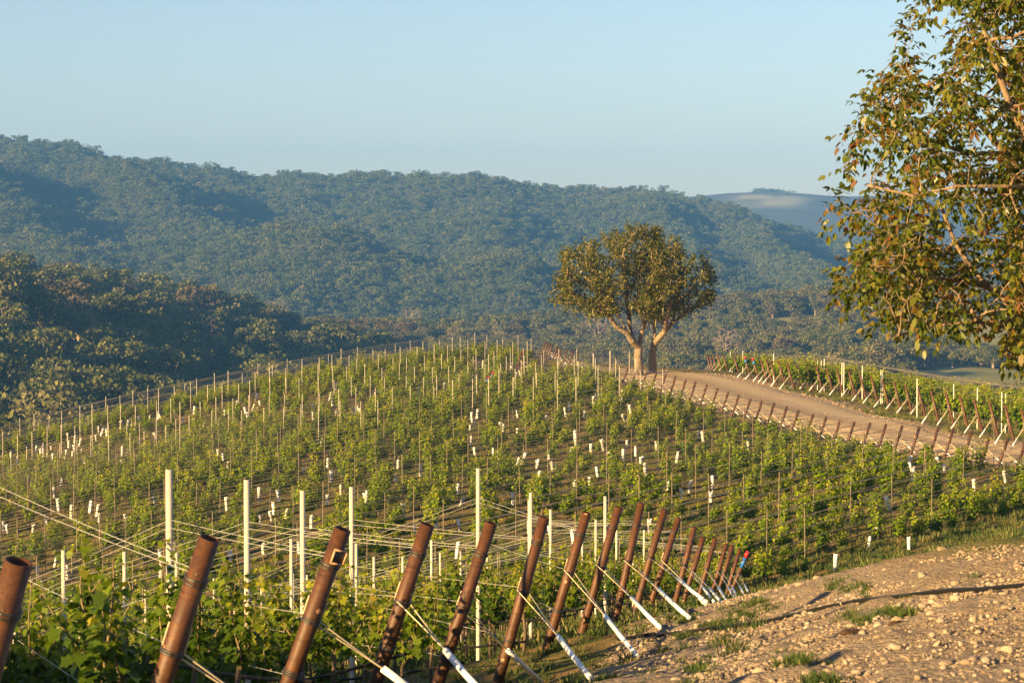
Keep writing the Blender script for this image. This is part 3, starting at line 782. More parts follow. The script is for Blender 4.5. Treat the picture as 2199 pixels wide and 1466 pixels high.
def end_post(top, base, anchor, r, label, group, n=16, tape=False, wraps=(.12,.42,.72), detail=True):
    top, base, anchor = (np.asarray(v, float) for v in (top, base, anchor))
    t = empty('end_post', base); o = base
    ax = (top-base)/np.linalg.norm(top-base); Lp = np.linalg.norm(top-base)
    ob('pipe', pipe_mesh(-ax*.35, top-o, r, n).mesh('pipe', m_rustpipe, True), t)
    a, b = frame(ax[None]); a, b = a[0], b[0]
    th = np.linspace(0, 2*math.pi, 15)
    for w in wraps:
        mb = MB()
        for k in range(3 if detail else 1):
            c = (top-o)-ax*(Lp*w+k*.011+rg.normal()*.003)
            q = c+(r+.003)*(np.cos(th)[:, None]*a+np.sin(th)[:, None]*b)+ax*(rg.normal()*.006*np.cos(th)[:, None])
            mb.tube(q, .005 if detail else .012, 5, False)
        ob('wire_wrap', mb.mesh('wire_wrap', m_wrap, True), t)
    # brace: twisted wires from a sling on the pipe down to the anchor, the lower half in a white sleeve
    s0 = (top-o)-ax*Lp*(wraps[1]+.005); an = anchor-o
    mb = MB()
    for sg in (-1, 1):
        q0 = s0+b*sg*(r+.004)
        mb.tube([q0-ax*(-.11)-b*sg*.0, q0, s0+(an-s0)*.3+b*sg*.018, s0+(an-s0)*.56, an-(s0-an)*0-np.array([0,0,.03])], .0042 if detail else .007, 5, False)
    ob('brace_wire', mb.mesh('brace_wire', m_galv), t)
    sl = MB(); e0, e1 = s0+(an-s0)*.55, s0+(an-s0)*.985
    sl.tube([e0, (e0+e1)/2+np.array([0,0,-.006]), e1], .019 if detail else .024, 10); ob('white_sleeve', sl.mesh('white_sleeve', m_sleeve, True), t)
    if tape:
        for nm, mt, f0, f1 in (('red_tape', m_red, .0, .10), ('blue_tape', m_blue, .12, .30)):
            tb = MB(); tb.tube([(top-o)-ax*Lp*f1, (top-o)-ax*(Lp*f0-.003)], r+.004, n, True); ob(nm, tb.mesh(nm, mt, True), t)
    tag(t, label, 'post', group)
    return t
NEAR_TOP = []
R_NEAR = np.array([-.37, .93]); R_HILL = np.array([.676, .737]); N_HILL = np.array([-.737, .676])
gx = lambda x, y: float(height(np.array([x]), np.array([y]))[0])
ANCH = {3:(1040,1500),4:(1163,1470),5:(1272,1466),6:(1372,1418),7:(1420,1355),8:(1484,1335),9:(1520,1320),10:(1529,1316),11:(1546,1311),12:(1559,1306),13:(1568,1305),14:(1586,1302),15:(1592,1299),16:(1606,1294),17:(1613,1290)}
for k in range(18):
    top = at(POST_X[k], POST_Y[k], post_d(k))
    bx, by = top[0]-.37+rg.normal()*.045, top[1]+.10+rg.normal()*.05
    base = np.array([bx, by, gx(bx, by)])
    axn = bx+.84+rg.normal()*.04; ayn = by+.28
    anchor = np.array([axn, ayn, gx(axn, ayn)+.02])
    if k in ANCH: anchor = hit(ANCH[k][0], ANCH[k][1], max(9, post_d(k)*.75), post_d(k)*1.3)[0]+np.array([0, 0, .02])
    NEAR_TOP.append((top, base))
    lab = 'rusty pipe post leaning right, %s from the left in the foreground row' % ordw(k)
    if k == 17: lab = 'rusty post with red and blue taped tip ending the foreground row'
    if k == 0: lab = 'thick rusty pipe post cut by the left picture edge, nearest of the foreground row'
    t = end_post(top, base, anchor, .043 if k else .045, lab, 'rusty end posts of the foreground row', tape=(k == 17), wraps=(.13+.03*rg.random(), .40+.04*rg.random(), .68+.04*rg.random()))
    if k == 2:                                           # torn square hole near the tip, its inner shade painted by a dark plate
        ax = (base-top)/np.linalg.norm(base-top); c = top-base+ax*.13
        a, b = frame(ax[None]); dirn = np.array([.55, -.83, 0]); dirn -= ax*np.dot(dirn, ax); dirn /= np.linalg.norm(dirn); s_ = np.cross(ax, dirn)
        mb = MB()
        for (u, v, du, dv) in ((-.034,0,.007,.07),(.034,0,.007,.07),(0,-.034,.07,.007),(0,.034,.07,.007)):
            p = c+dirn*.0545+s_*u+ax*v
            q = np.array([p+s_*du*i+ax*dv*j+dirn*kk for kk in (-.004,.006) for i, j in ((-.5,-.5),(.5,-.5),(.5,.5),(-.5,.5))])
            mb.add(q, np.array([[3,2,1,0],[4,5,6,7],[0,1,5,4],[1,2,6,5],[2,3,7,6],[3,0,4,7]]))
        ob('torn_rim', mb.mesh('torn_rim', m_hook), t)
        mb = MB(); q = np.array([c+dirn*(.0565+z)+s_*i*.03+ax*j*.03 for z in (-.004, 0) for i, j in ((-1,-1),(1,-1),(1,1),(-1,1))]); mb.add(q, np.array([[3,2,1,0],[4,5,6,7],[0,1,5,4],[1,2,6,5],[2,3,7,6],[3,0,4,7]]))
        ob('hole_shade', mb.mesh('hole_shade', m_wrap), t)
# posts along the near edge of the road
RP = [(1330,786),(1349,789),(1368,794),(1390,796),(1410,799),(1430,803),(1451,807),(1473,815),(1494,820),(1518,826),(1541,834),(1564,842),(1587,848),(1612,856),(1637,859),(1663,865),(1690,873),(1715,880),(1747,888),(1775,894),(1805,901),(1835,905),(1869,907),(1903,910),(1938,913),(1975,915),(2015,917),(2047,920),(2087,925),(2126,932),(2165,940),(2203,948),(2243,957),(2290,968)]
RPX = [1302,1342,1414,1458,1571,1675,1852,2022,2186,2300]; RPD = [131,124,113,109,101,96,89,82.5,77,73.5]
ROAD_POSTS = []
for i, (px, py) in enumerate(RP):
    d = np.interp(px-26, RPX, RPD)
    # keep the real pipe length: walk in depth until the pipe stands 1.1 m out of the ground
    best = min((abs((at(px, py, q)[2]-gx(at(px, py, q)[0]-.33, q+.05))-1.12), q) for q in np.linspace(d-7, d+7, 29))
    d = .5*d+.5*best[1]
    top = at(px, py, d); base = np.array([top[0]-.33, top[1]+.05, 0]); base[2] = gx(base[0], base[1])
    if top[2]-base[2] > 1.45 or top[2]-base[2] < .8: base[2] = base[2]
    an = np.array([base[0]+.75, base[1]-.35, 0]); an[2] = gx(an[0], an[1])+.02
    ROAD_POSTS.append((top, base))
    end_post(top, base, an, .052, 'rusty leaning post on the near edge of the road, %s from the lone tree' % ordw(i), 'rusty end posts along the near road edge', n=10, detail=False)
CP = [(1171,745,157),(1177,745,156),(1182,746,155),(1187,747,154),(1197,753,152),(1202,754,150),(1206,756,149),(1218,758,147),(1231,764,144),(1242,770,141)]
CREST = []
for i, (px, py, d) in enumerate(CP):
    top = at(px, py, d); base = np.array([top[0]-.36, top[1]+.05, 0]); base[2] = gx(base[0], base[1])
    if top[2]-base[2] < 1.0: top[2] = base[2]+1.1
    if top[2]-base[2] > 1.5: top[2] = base[2]+1.35
    an = np.array([base[0]+.85, base[1]-.5, 0]); an[2] = gx(an[0], an[1])+.02
    CREST.append((top, base)); end_post(top, base, an, .055, 'rusty post bunched at the crest left of the lone tree, %s from the left' % ordw(i), 'rusty end posts bunched at the crest', n=8, detail=False)
for i, (px, py, d, lab, tp) in enumerate([(1127,752,150,'rusty post among the vines below the crest, right one of a pair',0),(1121,754,149,'rusty post among the vines below the crest, left one of a pair',0),
        (1076,780,132,'rusty post inside the hill block, right of the taped pair',0),(1060,798,126,'rusty post inside the hill block with a red and blue tip, upper one',1),(1050,808,122,'rusty post inside the hill block with a red and blue tip, lower one',1)]):
    p = hit(px-14, py+46, 90, 170)[0]; top = at(px, py, p[1]); base = np.array([top[0]-.38, p[1]+.02, 0]); base[2] = gx(base[0], base[1]); top[2] = min(max(top[2], base[2]+1.0), base[2]+1.5)
    an = np.array([base[0]+.95, base[1]-.4, 0]); an[2] = gx(an[0], an[1])+.02
    end_post(top, base, an, .055, lab, 'rusty posts inside the hill block', n=8, detail=False, tape=bool(tp))
# far side of the road: posts leaning left
FP = [(57,517),(75,516),(97,513),(128,505),(166,505),(238,512),(310,520),(365,530),(420,540),(455,535),(485,550),(540,550),(600,565),(660,570),(730,575),(795,585),(865,595),(935,610),(1015,620),(1090,640),(1165,655),(1240,675),(1320,690),(1395,710),(1480,725),(1570,750),(1670,765),(1765,785),(1860,805),(1965,825),(2070,850),(2180,875),(2290,900)]
FAR_POSTS = []
for i, (zx, zy) in enumerate(FP):
    px, py = 1500+zx/3.146, 600+zy/3.146
    best = min((abs((at(px, py, q)[2]-gx(at(px, py, q)[0]+.34, q))-1.36), q) for q in np.linspace(np.interp(px, [1500,1700,1900,2199], [142,120,103,84]), np.interp(px, [1500,1700,1900,2199], [162,142,120,100]), 30))
    d = best[1]; top = at(px, py, d); base = np.array([top[0]+.36, top[1], 0]); base[2] = gx(base[0], base[1]); top[2] = min(max(top[2], base[2]+1.15), base[2]+1.55)
    an = np.array([base[0]-.78, base[1]-.30, 0]); an[2] = gx(an[0], an[1])+.02
    FAR_POSTS.append((top, base))
    tape = i in (6, 7)
    end_post(top, base, an, .052, 'rusty post leaning left beyond the road, %s from the crest%s' % (ordw(i), ', taped tip' if tape else ''), 'rusty end posts along the far road edge', n=10, detail=False, tape=tape)

# ---------------------------------------------------------------- stakes
def stake_mesh(h, w=.038, dp=.030, mat=None):
    mb = MB(); q = [(-w/2,-dp/2),(w/2-.012,-dp/2),(w/2,-dp/2+.008),(w/2,dp/2),(w/2-.006,dp/2),(w/2-.008,-dp/2+.014),(-w/2+.008,-dp/2+.014),(-w/2+.006,dp/2),(-w/2,dp/2)]
    q = np.array(q); n = len(q)
    V = np.r_[np.c_[q, np.full(n, -.4)], np.c_[q, np.full(n, h)]]
    j = np.arange(n); j2 = (j+1) % n
    mb.add(V, [np.stack([j, j2, j2+n, j+n], -1), np.array([[n+a for a in (0,1,2,3,4,5,6,7,8)]])])
    for z in np.arange(.5, h-.05, .12): mb.box((w/2+.001, 0, z), (.005, .012, .02))
    return mb.mesh('line_stake', mat or m_stake)
STK = [stake_mesh(h) for h in (1.9, 1.7)]
STKF = [stake_mesh(h, .021, .02, m_stakeh) for h in (1.68, 1.55, 1.8)]
STKW = stake_mesh(1.85, .034, .03, m_stakew)
NEAR_STAKES = {}
EXPL = [(1,None),(2,(363,1008,14.2)),(3,(530,1030,17.0)),(4,(650,1053,19.6)),(5,(755,1045,21.8)),(6,(1027,1005,24.2)),(7,(1140,1057,28.2)),(8,(1300,1065,31.0))]
expl = {k: v for k, v in EXPL}
nlab = {2:'tallest thick pale stake right of the leaning second post',3:'pale metal stake standing second in the foreground vines',4:'pale metal stake third among the foreground vines',5:'pale metal stake behind the notched rusty post',6:'tall pale stake between the fourth and fifth rusty posts',7:'thin pale stake just left of the sixth rusty post',8:'pale stake just behind the eighth rusty post'}
st_all = []
for k in range(18):
    top, base = NEAR_TOP[k]; pts = []
    p0 = np.array(base[:2])+R_NEAR*3.3
    if expl.get(k):
        e = at(*expl[k]); p0 = e[:2]
    s = 0; i = 0
    while True:
        p = p0+R_NEAR*s; z = gx(*p)
        if p[1] > 50+.25*(p[0]+8) or s > 34: break
        hgt = 1.85
        if i == 0 and expl.get(k): hgt = at(*expl[k])[2]-z
        pts.append((p[0], p[1], z, hgt)); s += 6.6; i += 1
    NEAR_STAKES[k] = pts
    for j, (x, y, z, hgt) in enumerate(pts):
        o = ob('line_stake', STK[0], None, (x, y, z), (0, 0, .35+rg.normal()*.1), (1, 1, hgt/1.9))
        lab = nlab.get(k) if j == 0 and k in nlab else 'pale metal stake in the foreground rows running down to the left'
        tag(o, lab, 'stake', 'metal stakes of the foreground rows')

# hill rows
ROWS = []
rowp = []
for top, base in ROAD_POSTS: rowp.append((float(np.dot(N_HILL, base[:2])), base, top))
for top, base in CREST: rowp.append((float(np.dot(N_HILL, base[:2])), base, top))
b_lo = float(np.dot(N_HILL, at(1640, 1270, 58)[:2])); b_hi = float(np.dot(N_HILL, at(1160, 768, 158)[:2]))
ends_b = np.array([r[0] for r in rowp]); ends_a = np.array([float(np.dot(R_HILL, r[1][:2])) for r in rowp]); od = np.argsort(ends_b); ends_b, ends_a = ends_b[od], ends_a[od]
ends_a = np.convolve(np.pad(ends_a, 2, mode='edge'), np.ones(5)/5, 'valid')
RS = 1.22
nb = int(round((b_hi-b_lo)/RS))
A0 = float(np.dot(R_HILL, at(1640, 1150, 67)[:2]))
def ab(a, b): return a*R_HILL[0]+b*N_HILL[0], a*R_HILL[1]+b*N_HILL[1]
for j in range(nb+1):
    b = b_lo+j*RS
    ae = float(np.interp(b, ends_b, ends_a))
    if b < ends_b[0]: ae = ends_a[0]+(ends_b[0]-b)*.35
    # left end: where the row leaves the picture, or the dip behind the foreground block
    aa = np.arange(ae, ae-75, -.5); x, y = ab(aa, b); q = proj(np.c_[x, y, height(x, y)])
    ok = (q[:, 0] > -150) & (y > 47+.33*np.maximum(0, x)*.5)
    k = len(aa)-1 if ok.all() else int(np.argmin(ok))
    if k < 6: continue
    ROWS.append((b, aa[max(k-1, 0)], ae))
print('hill rows', len(ROWS))
STAKE_SP = 5.6
hs = []
for (b, a0, a1) in ROWS:
    m0 = math.ceil((a0-A0)/STAKE_SP); l = []
    for m in range(m0, int((a1-A0)/STAKE_SP)+1):
        a = A0+m*STAKE_SP+rg.normal()*.12
        if a > a1-.9: continue
        x, y = ab(a, b); l.append((a, x, y, gx(x, y)))
    hs.append(l)
cand = [(y, x, z, ri) for ri, l in enumerate(hs) for (a, x, y, z) in l]
cand = [c for c in cand if -60 < proj([c[1], c[0], c[2]])[0][0] < 2260]
cand.sort(); lim = 300-sum(len(v) for v in NEAR_STAKES.values())-24
extra = []
for n, (y, x, z, ri) in enumerate(cand):
    if n >= lim: extra.append((x, y, z)); continue
    o = ob('line_stake', STKF[n % 3], None, (x, y, z), (rg.normal()*.012, rg.normal()*.012, rg.uniform(-.3, .3)))
    pz = proj([x, y, z])[0]
    zone = 'right part' if pz[0] > 1500 else 'middle part' if pz[0] > 750 else 'left part'
    tag(o, 'thin pale metal stake in the vine rows on the %s of the hill' % zone, 'stake', 'metal stakes on the %s of the hill' % zone)
print('stakes', len(cand), 'rest', len(extra))
if extra:
    scatter('distant_stakes', source_collection('stake_source', [stake_mesh(h, .026, .022) for h in (1.68, 1.6, 1.8)]), np.array(extra), np.ones(len(extra)), rg.uniform(-.3, .3, len(extra)), rg.integers(0, 3, len(extra)), 'thin stakes of the rows nearest the crest')
# white stakes of the far block
FSW = [(215,485,640),(228,520,640),(300,480,660),(508,500,660),(805,545,700),(830,545,690),(850,535,740),(970,560,760),(983,560,760),(1107,583,780),(1233,610,820),(1243,615,830),(1725,705,900),(1885,730,950),(2050,760,980),(2075,770,1000)]
for i, (zx, z0, z1) in enumerate(FSW):
    px, p0 = 1500+zx/3.146, 600+z0/3.146
    fp = min(FAR_POSTS, key=lambda t: abs(proj(t[1])[0][0]-px)); d = fp[1][1]+2.0
    tp = at(px, p0, d); z = gx(tp[0], tp[1]); hh = np.clip(tp[2]-z, 1.3, 2.3)
    tag(ob('line_stake', STKW, None, (tp[0], tp[1], z), (0, 0, .2), (1, 1, hh/1.85)), 'white stake rising over the far roadside vines, %s from the crest' % ordw(i), 'stake', 'white stakes beyond the far road edge')
for i in range(12):
    px, py = 1960+i*8.2+rg.normal(), 812+i*2.2+rg.normal()
    d = min((abs(at(px, py, q)[2]-1.75-gx(*at(px, py, q)[:2])), q) for q in np.linspace(104, 225, 80))[1]
    p = at(px, py, d); z = gx(p[0], p[1]); hh = np.clip(p[2]-z, 1.2, 3.0)
    tag(ob('line_stake', STKW, None, (p[0], p[1], z), (0, 0, .2), (1, 1, hh/1.85)), 'white stake in the dense picket of stakes on the pale field behind', 'stake', 'picket of white stakes on the pale field')

# ---------------------------------------------------------------- wires and drip lines
def wire(pts, r, mat, name, n=4, sag=.01):
    P = [np.asarray(pts[0], float)]
    for a, b in zip(pts[:-1], pts[1:]):
        a, b = np.asarray(a, float), np.asarray(b, float); l = np.linalg.norm(b-a); k = 3 if l > 2 else 1
        for t in np.linspace(0, 1, k+1)[1:]: P.append(a+(b-a)*t-np.array([0, 0, 4*sag*t*(1-t)*l*.25]))
    mb = MB(); mb.tube(P, r, n, False); return mb.mesh(name, mat)
def row_ground(a0, a1, b, step=2.4):
    aa = np.linspace(a0, a1, max(2, int((a1-a0)/step)+1)); x, y = ab(aa, b); return np.c_[x, y, height(x, y)]
for k in range(18):
    top, base = NEAR_TOP[k]; st = NEAR_STAKES[k]; ax = base-top
    for w, (fp, fs) in enumerate(((.13,-.30),(.13,-.34),(.42,-.72),(.70,-1.02))[:4 if k < 8 else 2]):
        pts = [top+ax*fp+np.array([0, (-1)**w*.05, 0])]+[np.array([x, y+(-1)**w*.03, z+h+fs]) for x, y, z, h in st]
        if len(pts) > 1:
            tag(ob('trellis_wire', wire(pts, .0013, m_wire, 'trellis_wire')), 'shiny wire from the %s foreground post back along its row' % ordw(k), 'wire', 'trellis wires of the %s foreground post' % ordw(k))
    pts = [base+(top-base)*.28+np.array([.12, -.1, 0])]+[np.array([x, y, z+.42]) for x, y, z, h in st]
    if len(pts) > 1:
        tag(ob('drip_line', wire(pts, .011, m_drip, 'drip_line', 6, .03)), 'black drip tube low on the row of the %s foreground post' % ordw(k), 'hose', 'drip lines of the foreground rows')
nw = 0
for ri, (b, a0, a1) in enumerate(ROWS):
    g = row_ground(a0, a1, b)
    endp = min(ROAD_POSTS+CREST, key=lambda t: abs(np.dot(N_HILL, t[1][:2])-b))
    for hw in ((.72, 1.02, 1.32, 1.6) if ri < 42 else (.8, 1.2, 1.6)):
        P = g+np.array([0, 0, hw])+rg.normal(size=g.shape)*np.array([.01, .01, .012])
        if abs(np.dot(N_HILL, endp[1][:2])-b) < .9:
            P = np.r_[P[:-1], [endp[0]+(endp[1]-endp[0])*np.interp(hw, [.7, 1.6], [.7, .1])]]
        place = 'bottom' if ri < 12 else 'middle' if ri < 30 else 'upper'
        tag(ob('trellis_wire', wire(P, .0050 if ri < len(ROWS)-5 else .0075, m_galv, 'trellis_wire', 3)), 'thin bright wire strung through the %s vine rows of the hill' % place, 'wire', 'trellis wires of the %s hill rows' % place); nw += 1
    P = g+np.array([0, 0, .42])+rg.normal(size=g.shape)*.015
    tag(ob('drip_line', wire(P, .012, m_drip, 'drip_line', 4, .03)), 'black drip tube hung low through the %s vine rows of the hill' % place, 'hose', 'drip lines of the %s hill rows' % place)
mb = MB()
for top, base in FAR_POSTS:
    for f, hw in ((.1, 1.75), (.45, 1.2), (.7, .75)):
        q = [top+(base-top)*f]
        for s in (3, 10, 18, 28, 40):
            x, y = base[0]+s*.83, base[1]+s*.56; q.append(np.array([x, y, gx(x, y)+hw]))
        mb.tube(q, .006, 3, False)
tag(ob('far_block_wires', mb.mesh('far_block_wires', m_galv)), 'wires of the block beyond the dirt road', kind='stuff')
# ---------------------------------------------------------------- vines
VG = [(0,(.030,.062,.006)),(.35,(.075,.128,.009)),(.6,(.165,.210,.014)),(.8,(.29,.28,.022)),(1,(.38,.28,.05))]
m_vleaf = leaf_mat('vine_leaves', VG, .5, .42, spec=.22)
m_vhill = leaf_mat('hill_vine_leaves', [(0,(.045,.090,.005)),(.4,(.135,.210,.008)),(.7,(.27,.32,.016)),(1,(.40,.32,.04))], .6, .35, spec=.1)
m_cane = simple('vine_canes', (.16,.12,.05), .7, .3, 10)
m_vtrunk = simple('vine_bark', (.10,.07,.045), .9, .4, 12)
def vine(seed, h, nsh, nleaf, ls, spread, mleaf, outline, wide=.16):
    rg = np.random.default_rng(seed); tr, sh = MB(), MB()
    hd = .42+rg.normal()*.04
    tr.tube([(0,0,-.1),(rg.normal()*.015,rg.normal()*.015,hd*.5),(rg.normal()*.02,0,hd)], [.019,.015,.013], 6)
    Pb, Dd, Uu, Ss, lv = [], [], [], [], []
    for i in range(nsh):
        x0 = rg.uniform(-spread, spread)*.8; L_ = (h-hd)*rg.uniform(.55, 1.15)
        n = 7; t = np.linspace(0, 1, n)
        lean = rg.normal()*.10; out = rg.normal()*wide*.5
        Q = np.stack([x0+lean*t+.03*np.sin(t*5+rg.random()*6), out*t**1.2+.03*np.sin(t*4+rg.random()*6), hd+L_*t], 1)
        Q[0] = (x0*.7, 0, hd+rg.uniform(-.03, .05))
        sh.tube([(0, 0, hd-.03), Q[0]*[.5, 1, 1], Q[0]], [.011, .009, .008], 4, False)
        sh.tube(Q, np.linspace(.007, .0025, n), 4, False)
        m = int(nleaf/nsh)
        u = np.sort(rg.uniform(.02, 1, m))
        P = np.stack([np.interp(u, t, Q[:, c]) for c in range(3)], 1)
        d = rvec(m, rg)*np.array([.9, 1, .35]); d /= np.linalg.norm(d, axis=1, keepdims=True)
        pet = ls*rg.uniform(.4, 1.1, m)[:, None]
        Pb.append(P+d*pet); dd = d*np.array([1, 1, .3])+np.array([0, 0, -.55])+rvec(m, rg)*.35; Dd.append(dd)
        Uu.append(d*.6+np.array([0, 0, .75])+rvec(m, rg)*.45)
        Ss.append(ls*rg.uniform(.6, 1.2, m)*(1-.45*u**3)); lv.append(np.clip(.28+.42*u**2+rg.normal(size=m)*.13, 0, 1))
    V, F = leaf_cards(np.concatenate(Pb), np.concatenate(Dd), np.concatenate(Uu), np.concatenate(Ss), np.concatenate(Ss)*.95, outline, .3)
    fm = mesh_np('foliage', V, F, mleaf, np.repeat(np.concatenate(lv), len(outline)))
    return tr.mesh('trunk', m_vtrunk, True), sh.mesh('canes', m_cane, True), fm
NV = [vine(500+i, .92+.08*(i % 3), 8, 320, .057, .42, m_vleaf, VINE, .2) for i in range(8)]
HV = [vine(600+i, .95+.12*(i % 4), 7, 215+20*(i % 3), .106, .23, m_vhill, VINE if i < 3 else LEAF6, .2) for i in range(9)]
proto = {}
def make_vine(bank, i, P, rz, sc, label, group):
    key = (id(bank), i)
    if key not in proto:
        t = empty('grapevine'); ob('trunk', bank[i][0], t); ob('canes', bank[i][1], t); ob('foliage', bank[i][2], t); proto[key] = t
    else: t = dup(proto[key])
    t.location = [float(v) for v in P]; t.rotation_euler = (0, 0, float(rz)); t.scale = [float(sc)]*3
    tag(t, label, 'vine', group); return t
rg = np.random.default_rng(33)
vl = []      # (apparent size, kind, P, rz, scale)
an = math.atan2(R_NEAR[1], R_NEAR[0]); ah = math.atan2(R_HILL[1], R_HILL[0])
for k in range(-3, 18):
    base = NEAR_TOP[k][1] if k >= 0 else NEAR_TOP[0][1]+k*(NEAR_TOP[1][1]-NEAR_TOP[0][1])
    for s in np.arange(.55, 34, .9):
        if rg.random() < .13: continue
        p = np.array(base[:2])+R_NEAR*(s+rg.normal()*.06)
        if p[1] > 49+.25*(p[0]+8): break
        z = gx(*p); q = proj([p[0], p[1], z+.6])[0]
        if q[2] > 4: vl.append((1.25/q[2] if -60 < q[0] < 2260 and q[1] < 1600 else 0, 0, (p[0], p[1], z), an+rg.normal()*.12+(math.pi if rg.random() < .5 else 0), rg.uniform(.85, 1.12)))
TUBE_Z = {
 (0,850,5.4975): [(490,590),(445,640),(512,645),(570,625),(455,705),(592,705),(628,740),(467,780),(232,735),(95,715),(12,785),(217,830),(750,675),(813,690),(798,595),(845,535),(955,570),(920,630),(988,645),(810,495),(1028,785),(768,795),(845,860),(1160,600),(1168,440),(1228,460),(1203,400),(1138,510),(1302,470),(1375,485),(1430,350),(1505,365),(1570,370),(1590,320),(1560,270),(1680,270),(1843,240),(1822,335),(1750,250),(1920,215),(2060,375),(1873,500),(2160,305),(1683,555),(1758,710),(1645,750),(1397,690),(1452,820),(1268,860),(1338,910),(1152,965),(1065,940),(410,1070),(367,1170),(678,1025),(765,1045),(640,1165),(1485,1080),(165,1395),(652,1320),(48,1165)],
 (400,850,5.4975): [(50,185),(57,265),(402,165),(408,215),(703,195),(757,150),(752,235),(848,95),(820,10),(875,180),(580,125),(243,375),(1500,100),(1645,20),(1680,85),(1645,220),(1770,245),(2005,140),(2085,230),(1955,195),(1460,260),(1168,270),(1508,450),(1572,560),(330,695),(430,750),(440,860),(1418,880),(1642,815),(1720,970),(1785,1130),(1695,1250),(1160,1230),(890,1190),(1018,1360),(432,1330),(930,1450),(1165,1410),(2105,1250)],
 (0,1000,5.4975): [(97,735),(157,800),(440,775),(600,655),(815,590),(1018,535),(1110,575),(1203,635),(1517,645),(1862,440),(1875,1105),(610,1160),(480,1310),(565,1410),(797,1335),(1833,1315)],
 (330,1000,5.4975): [(1545,415),(1308,680),(1548,600),(1850,715),(2078,435),(1638,1000),(950,1125),(1225,1020),(305,1010),(2105,155)],
 (650,1000,5.4975): [(345,150),(730,420),(1160,150),(1395,85),(1085,10),(1263,610),(1905,330),(1840,435),(1658,705),(1878,740),(1727,1065),(1857,1270),(1375,775),(1783,1430)],
 (1000,990,5.4975): [(650,30),(862,70),(1088,100),(812,175),(1225,330),(620,500),(1545,155),(1510,255),(2140,30),(2115,140),(735,820),(1000,890),(1270,940),(1150,1220),(2180,870)],
 (1000,700,3.141): [(65,505),(545,365),(945,440),(928,470),(908,485),(1015,490),(1035,480),(1060,460),(1170,475),(865,525),(730,545),(690,600),(805,610),(548,625),(345,600),(65,600),(20,630),(85,660),(40,690),(65,790),(275,680),(240,705),(355,730),(40,855),(145,860),(530,885),(372,920),(490,955),(460,1010),(622,970),(725,760),(710,805),(685,855),(830,825),(945,830),(940,895),(1095,580),(1072,625),(1120,800),(1108,850),(1085,900),(1260,835),(1225,925),(1210,990),(1390,900),(1590,760),(1565,780),(1885,820),(1345,1085),(1505,1110),(1480,1170),(1683,1075),(1655,1175),(340,365),(365,340),(387,325),(310,315),(488,310),(668,405),(783,385),(435,285),(300,265),(255,330),(95,380),(45,345),(30,310),(110,265),(85,255),(65,250),(400,440)],
 (1850,900,4.885): [(510,480),(540,540),(865,490),(925,550),(590,630),(1110,740),(1440,640),(370,940),(65,1165),(155,1350),(630,1340)],
 (1808,1225,1.): [(0,0)], (1000,710,1.): [(-350,85),(-300,90),(-280,120),(-230,100),(-180,95),(-130,105),(-90,80),(-60,95),(-420,110),(-460,130),(-390,150),(-200,140),(-100,130),(-40,125)]}
tubes = np.array([(x0+a/z, y0+b/z) for (x0, y0, z), l in TUBE_Z.items() for a, b in l])
TP = hit(tubes[:, 0], tubes[:, 1]+9, 40, 165)
tb_ = TP[:, :2]@N_HILL
for (b, a0, a1) in ROWS:
    ph = A0+.3
    for a in np.arange(ph+math.ceil((a0-ph)/.84)*.84, a1-2.2, .84):
        if rg.random() < .06: continue
        a += rg.normal()*.04; x, y = ab(a, b); z = gx(x, y)
        ddx = TP[:, 0]*y/TP[:, 1]-x; ddy = TP[:, 1]-y
        if np.any((np.hypot(TP[:, 0]-x, ddy) < .55) | ((np.abs(ddx) < .26) & (ddy > 0) & (ddy < 5.5))): continue
        q = proj([x, y, z+.5])[0]
        if -150 < q[0] < 2300:
            vl.append((1.0/q[2] if -40 < q[0] < 2240 else 0, 1, (x, y, z), ah+rg.normal()*.12+(math.pi if rg.random() < .5 else 0), rg.uniform(.6, 1.12)))
for top, base in FAR_POSTS:
    for s in np.arange(.5, 26, .95):
        x, y = base[0]+s*.83, base[1]+s*.56; z = gx(x, y); q = proj([x, y, z])[0]
        if q[0] < 2260: vl.append((.9/q[2]*.8, 2, (x, y, z), .59+rg.normal()*.15, rg.uniform(1.0, 1.4)))
vl.sort(key=lambda v: -v[0])
restN, restH = [], []
for n, (s, kd, P, rz, sc) in enumerate(vl):
    if n < 298 and s > 0:
        q = proj(P)[0]
        if kd == 0: make_vine(NV, int(rg.integers(0, 8)), P, rz, sc, 'leafy young grapevine with lobed leaves in the foreground rows behind the rusty posts', 'foreground grapevines')
        else: make_vine(HV, int(rg.integers(0, 9)), P, rz, sc, 'small young grapevine in the lowest rows above the stony bank', 'grapevines of the lowest hill rows')
    else: (restN if kd == 0 else restH).append((P, rz, sc))
print('vines', len(vl))
def joinm(parts):
    V, lv, Fs, mi, mats, o = [], [], {}, {}, [], 0
    for i, me in enumerate(parts):
        n = len(me.vertices); a = np.empty(n*3, np.float32); me.vertices.foreach_get('co', a); V.append(a.reshape(-1, 3))
        l = np.empty(n, np.float32); me.attributes['lv'].data.foreach_get('value', l); lv.append(l)
        for p in me.polygons:
            k = len(p.vertices); Fs.setdefault(k, []).append([v+o for v in p.vertices]); mi.setdefault(k, []).append(i)
        o += n
    ks = list(Fs); me = mesh_np('vine', np.concatenate(V), [np.array(Fs[k]) for k in ks], parts[0].materials[0], np.concatenate(lv))
    for p in parts[1:]: me.materials.append(p.materials[0])
    me.polygons.foreach_set('material_index', np.concatenate([mi[k] for k in ks]).astype(np.int32)); return me
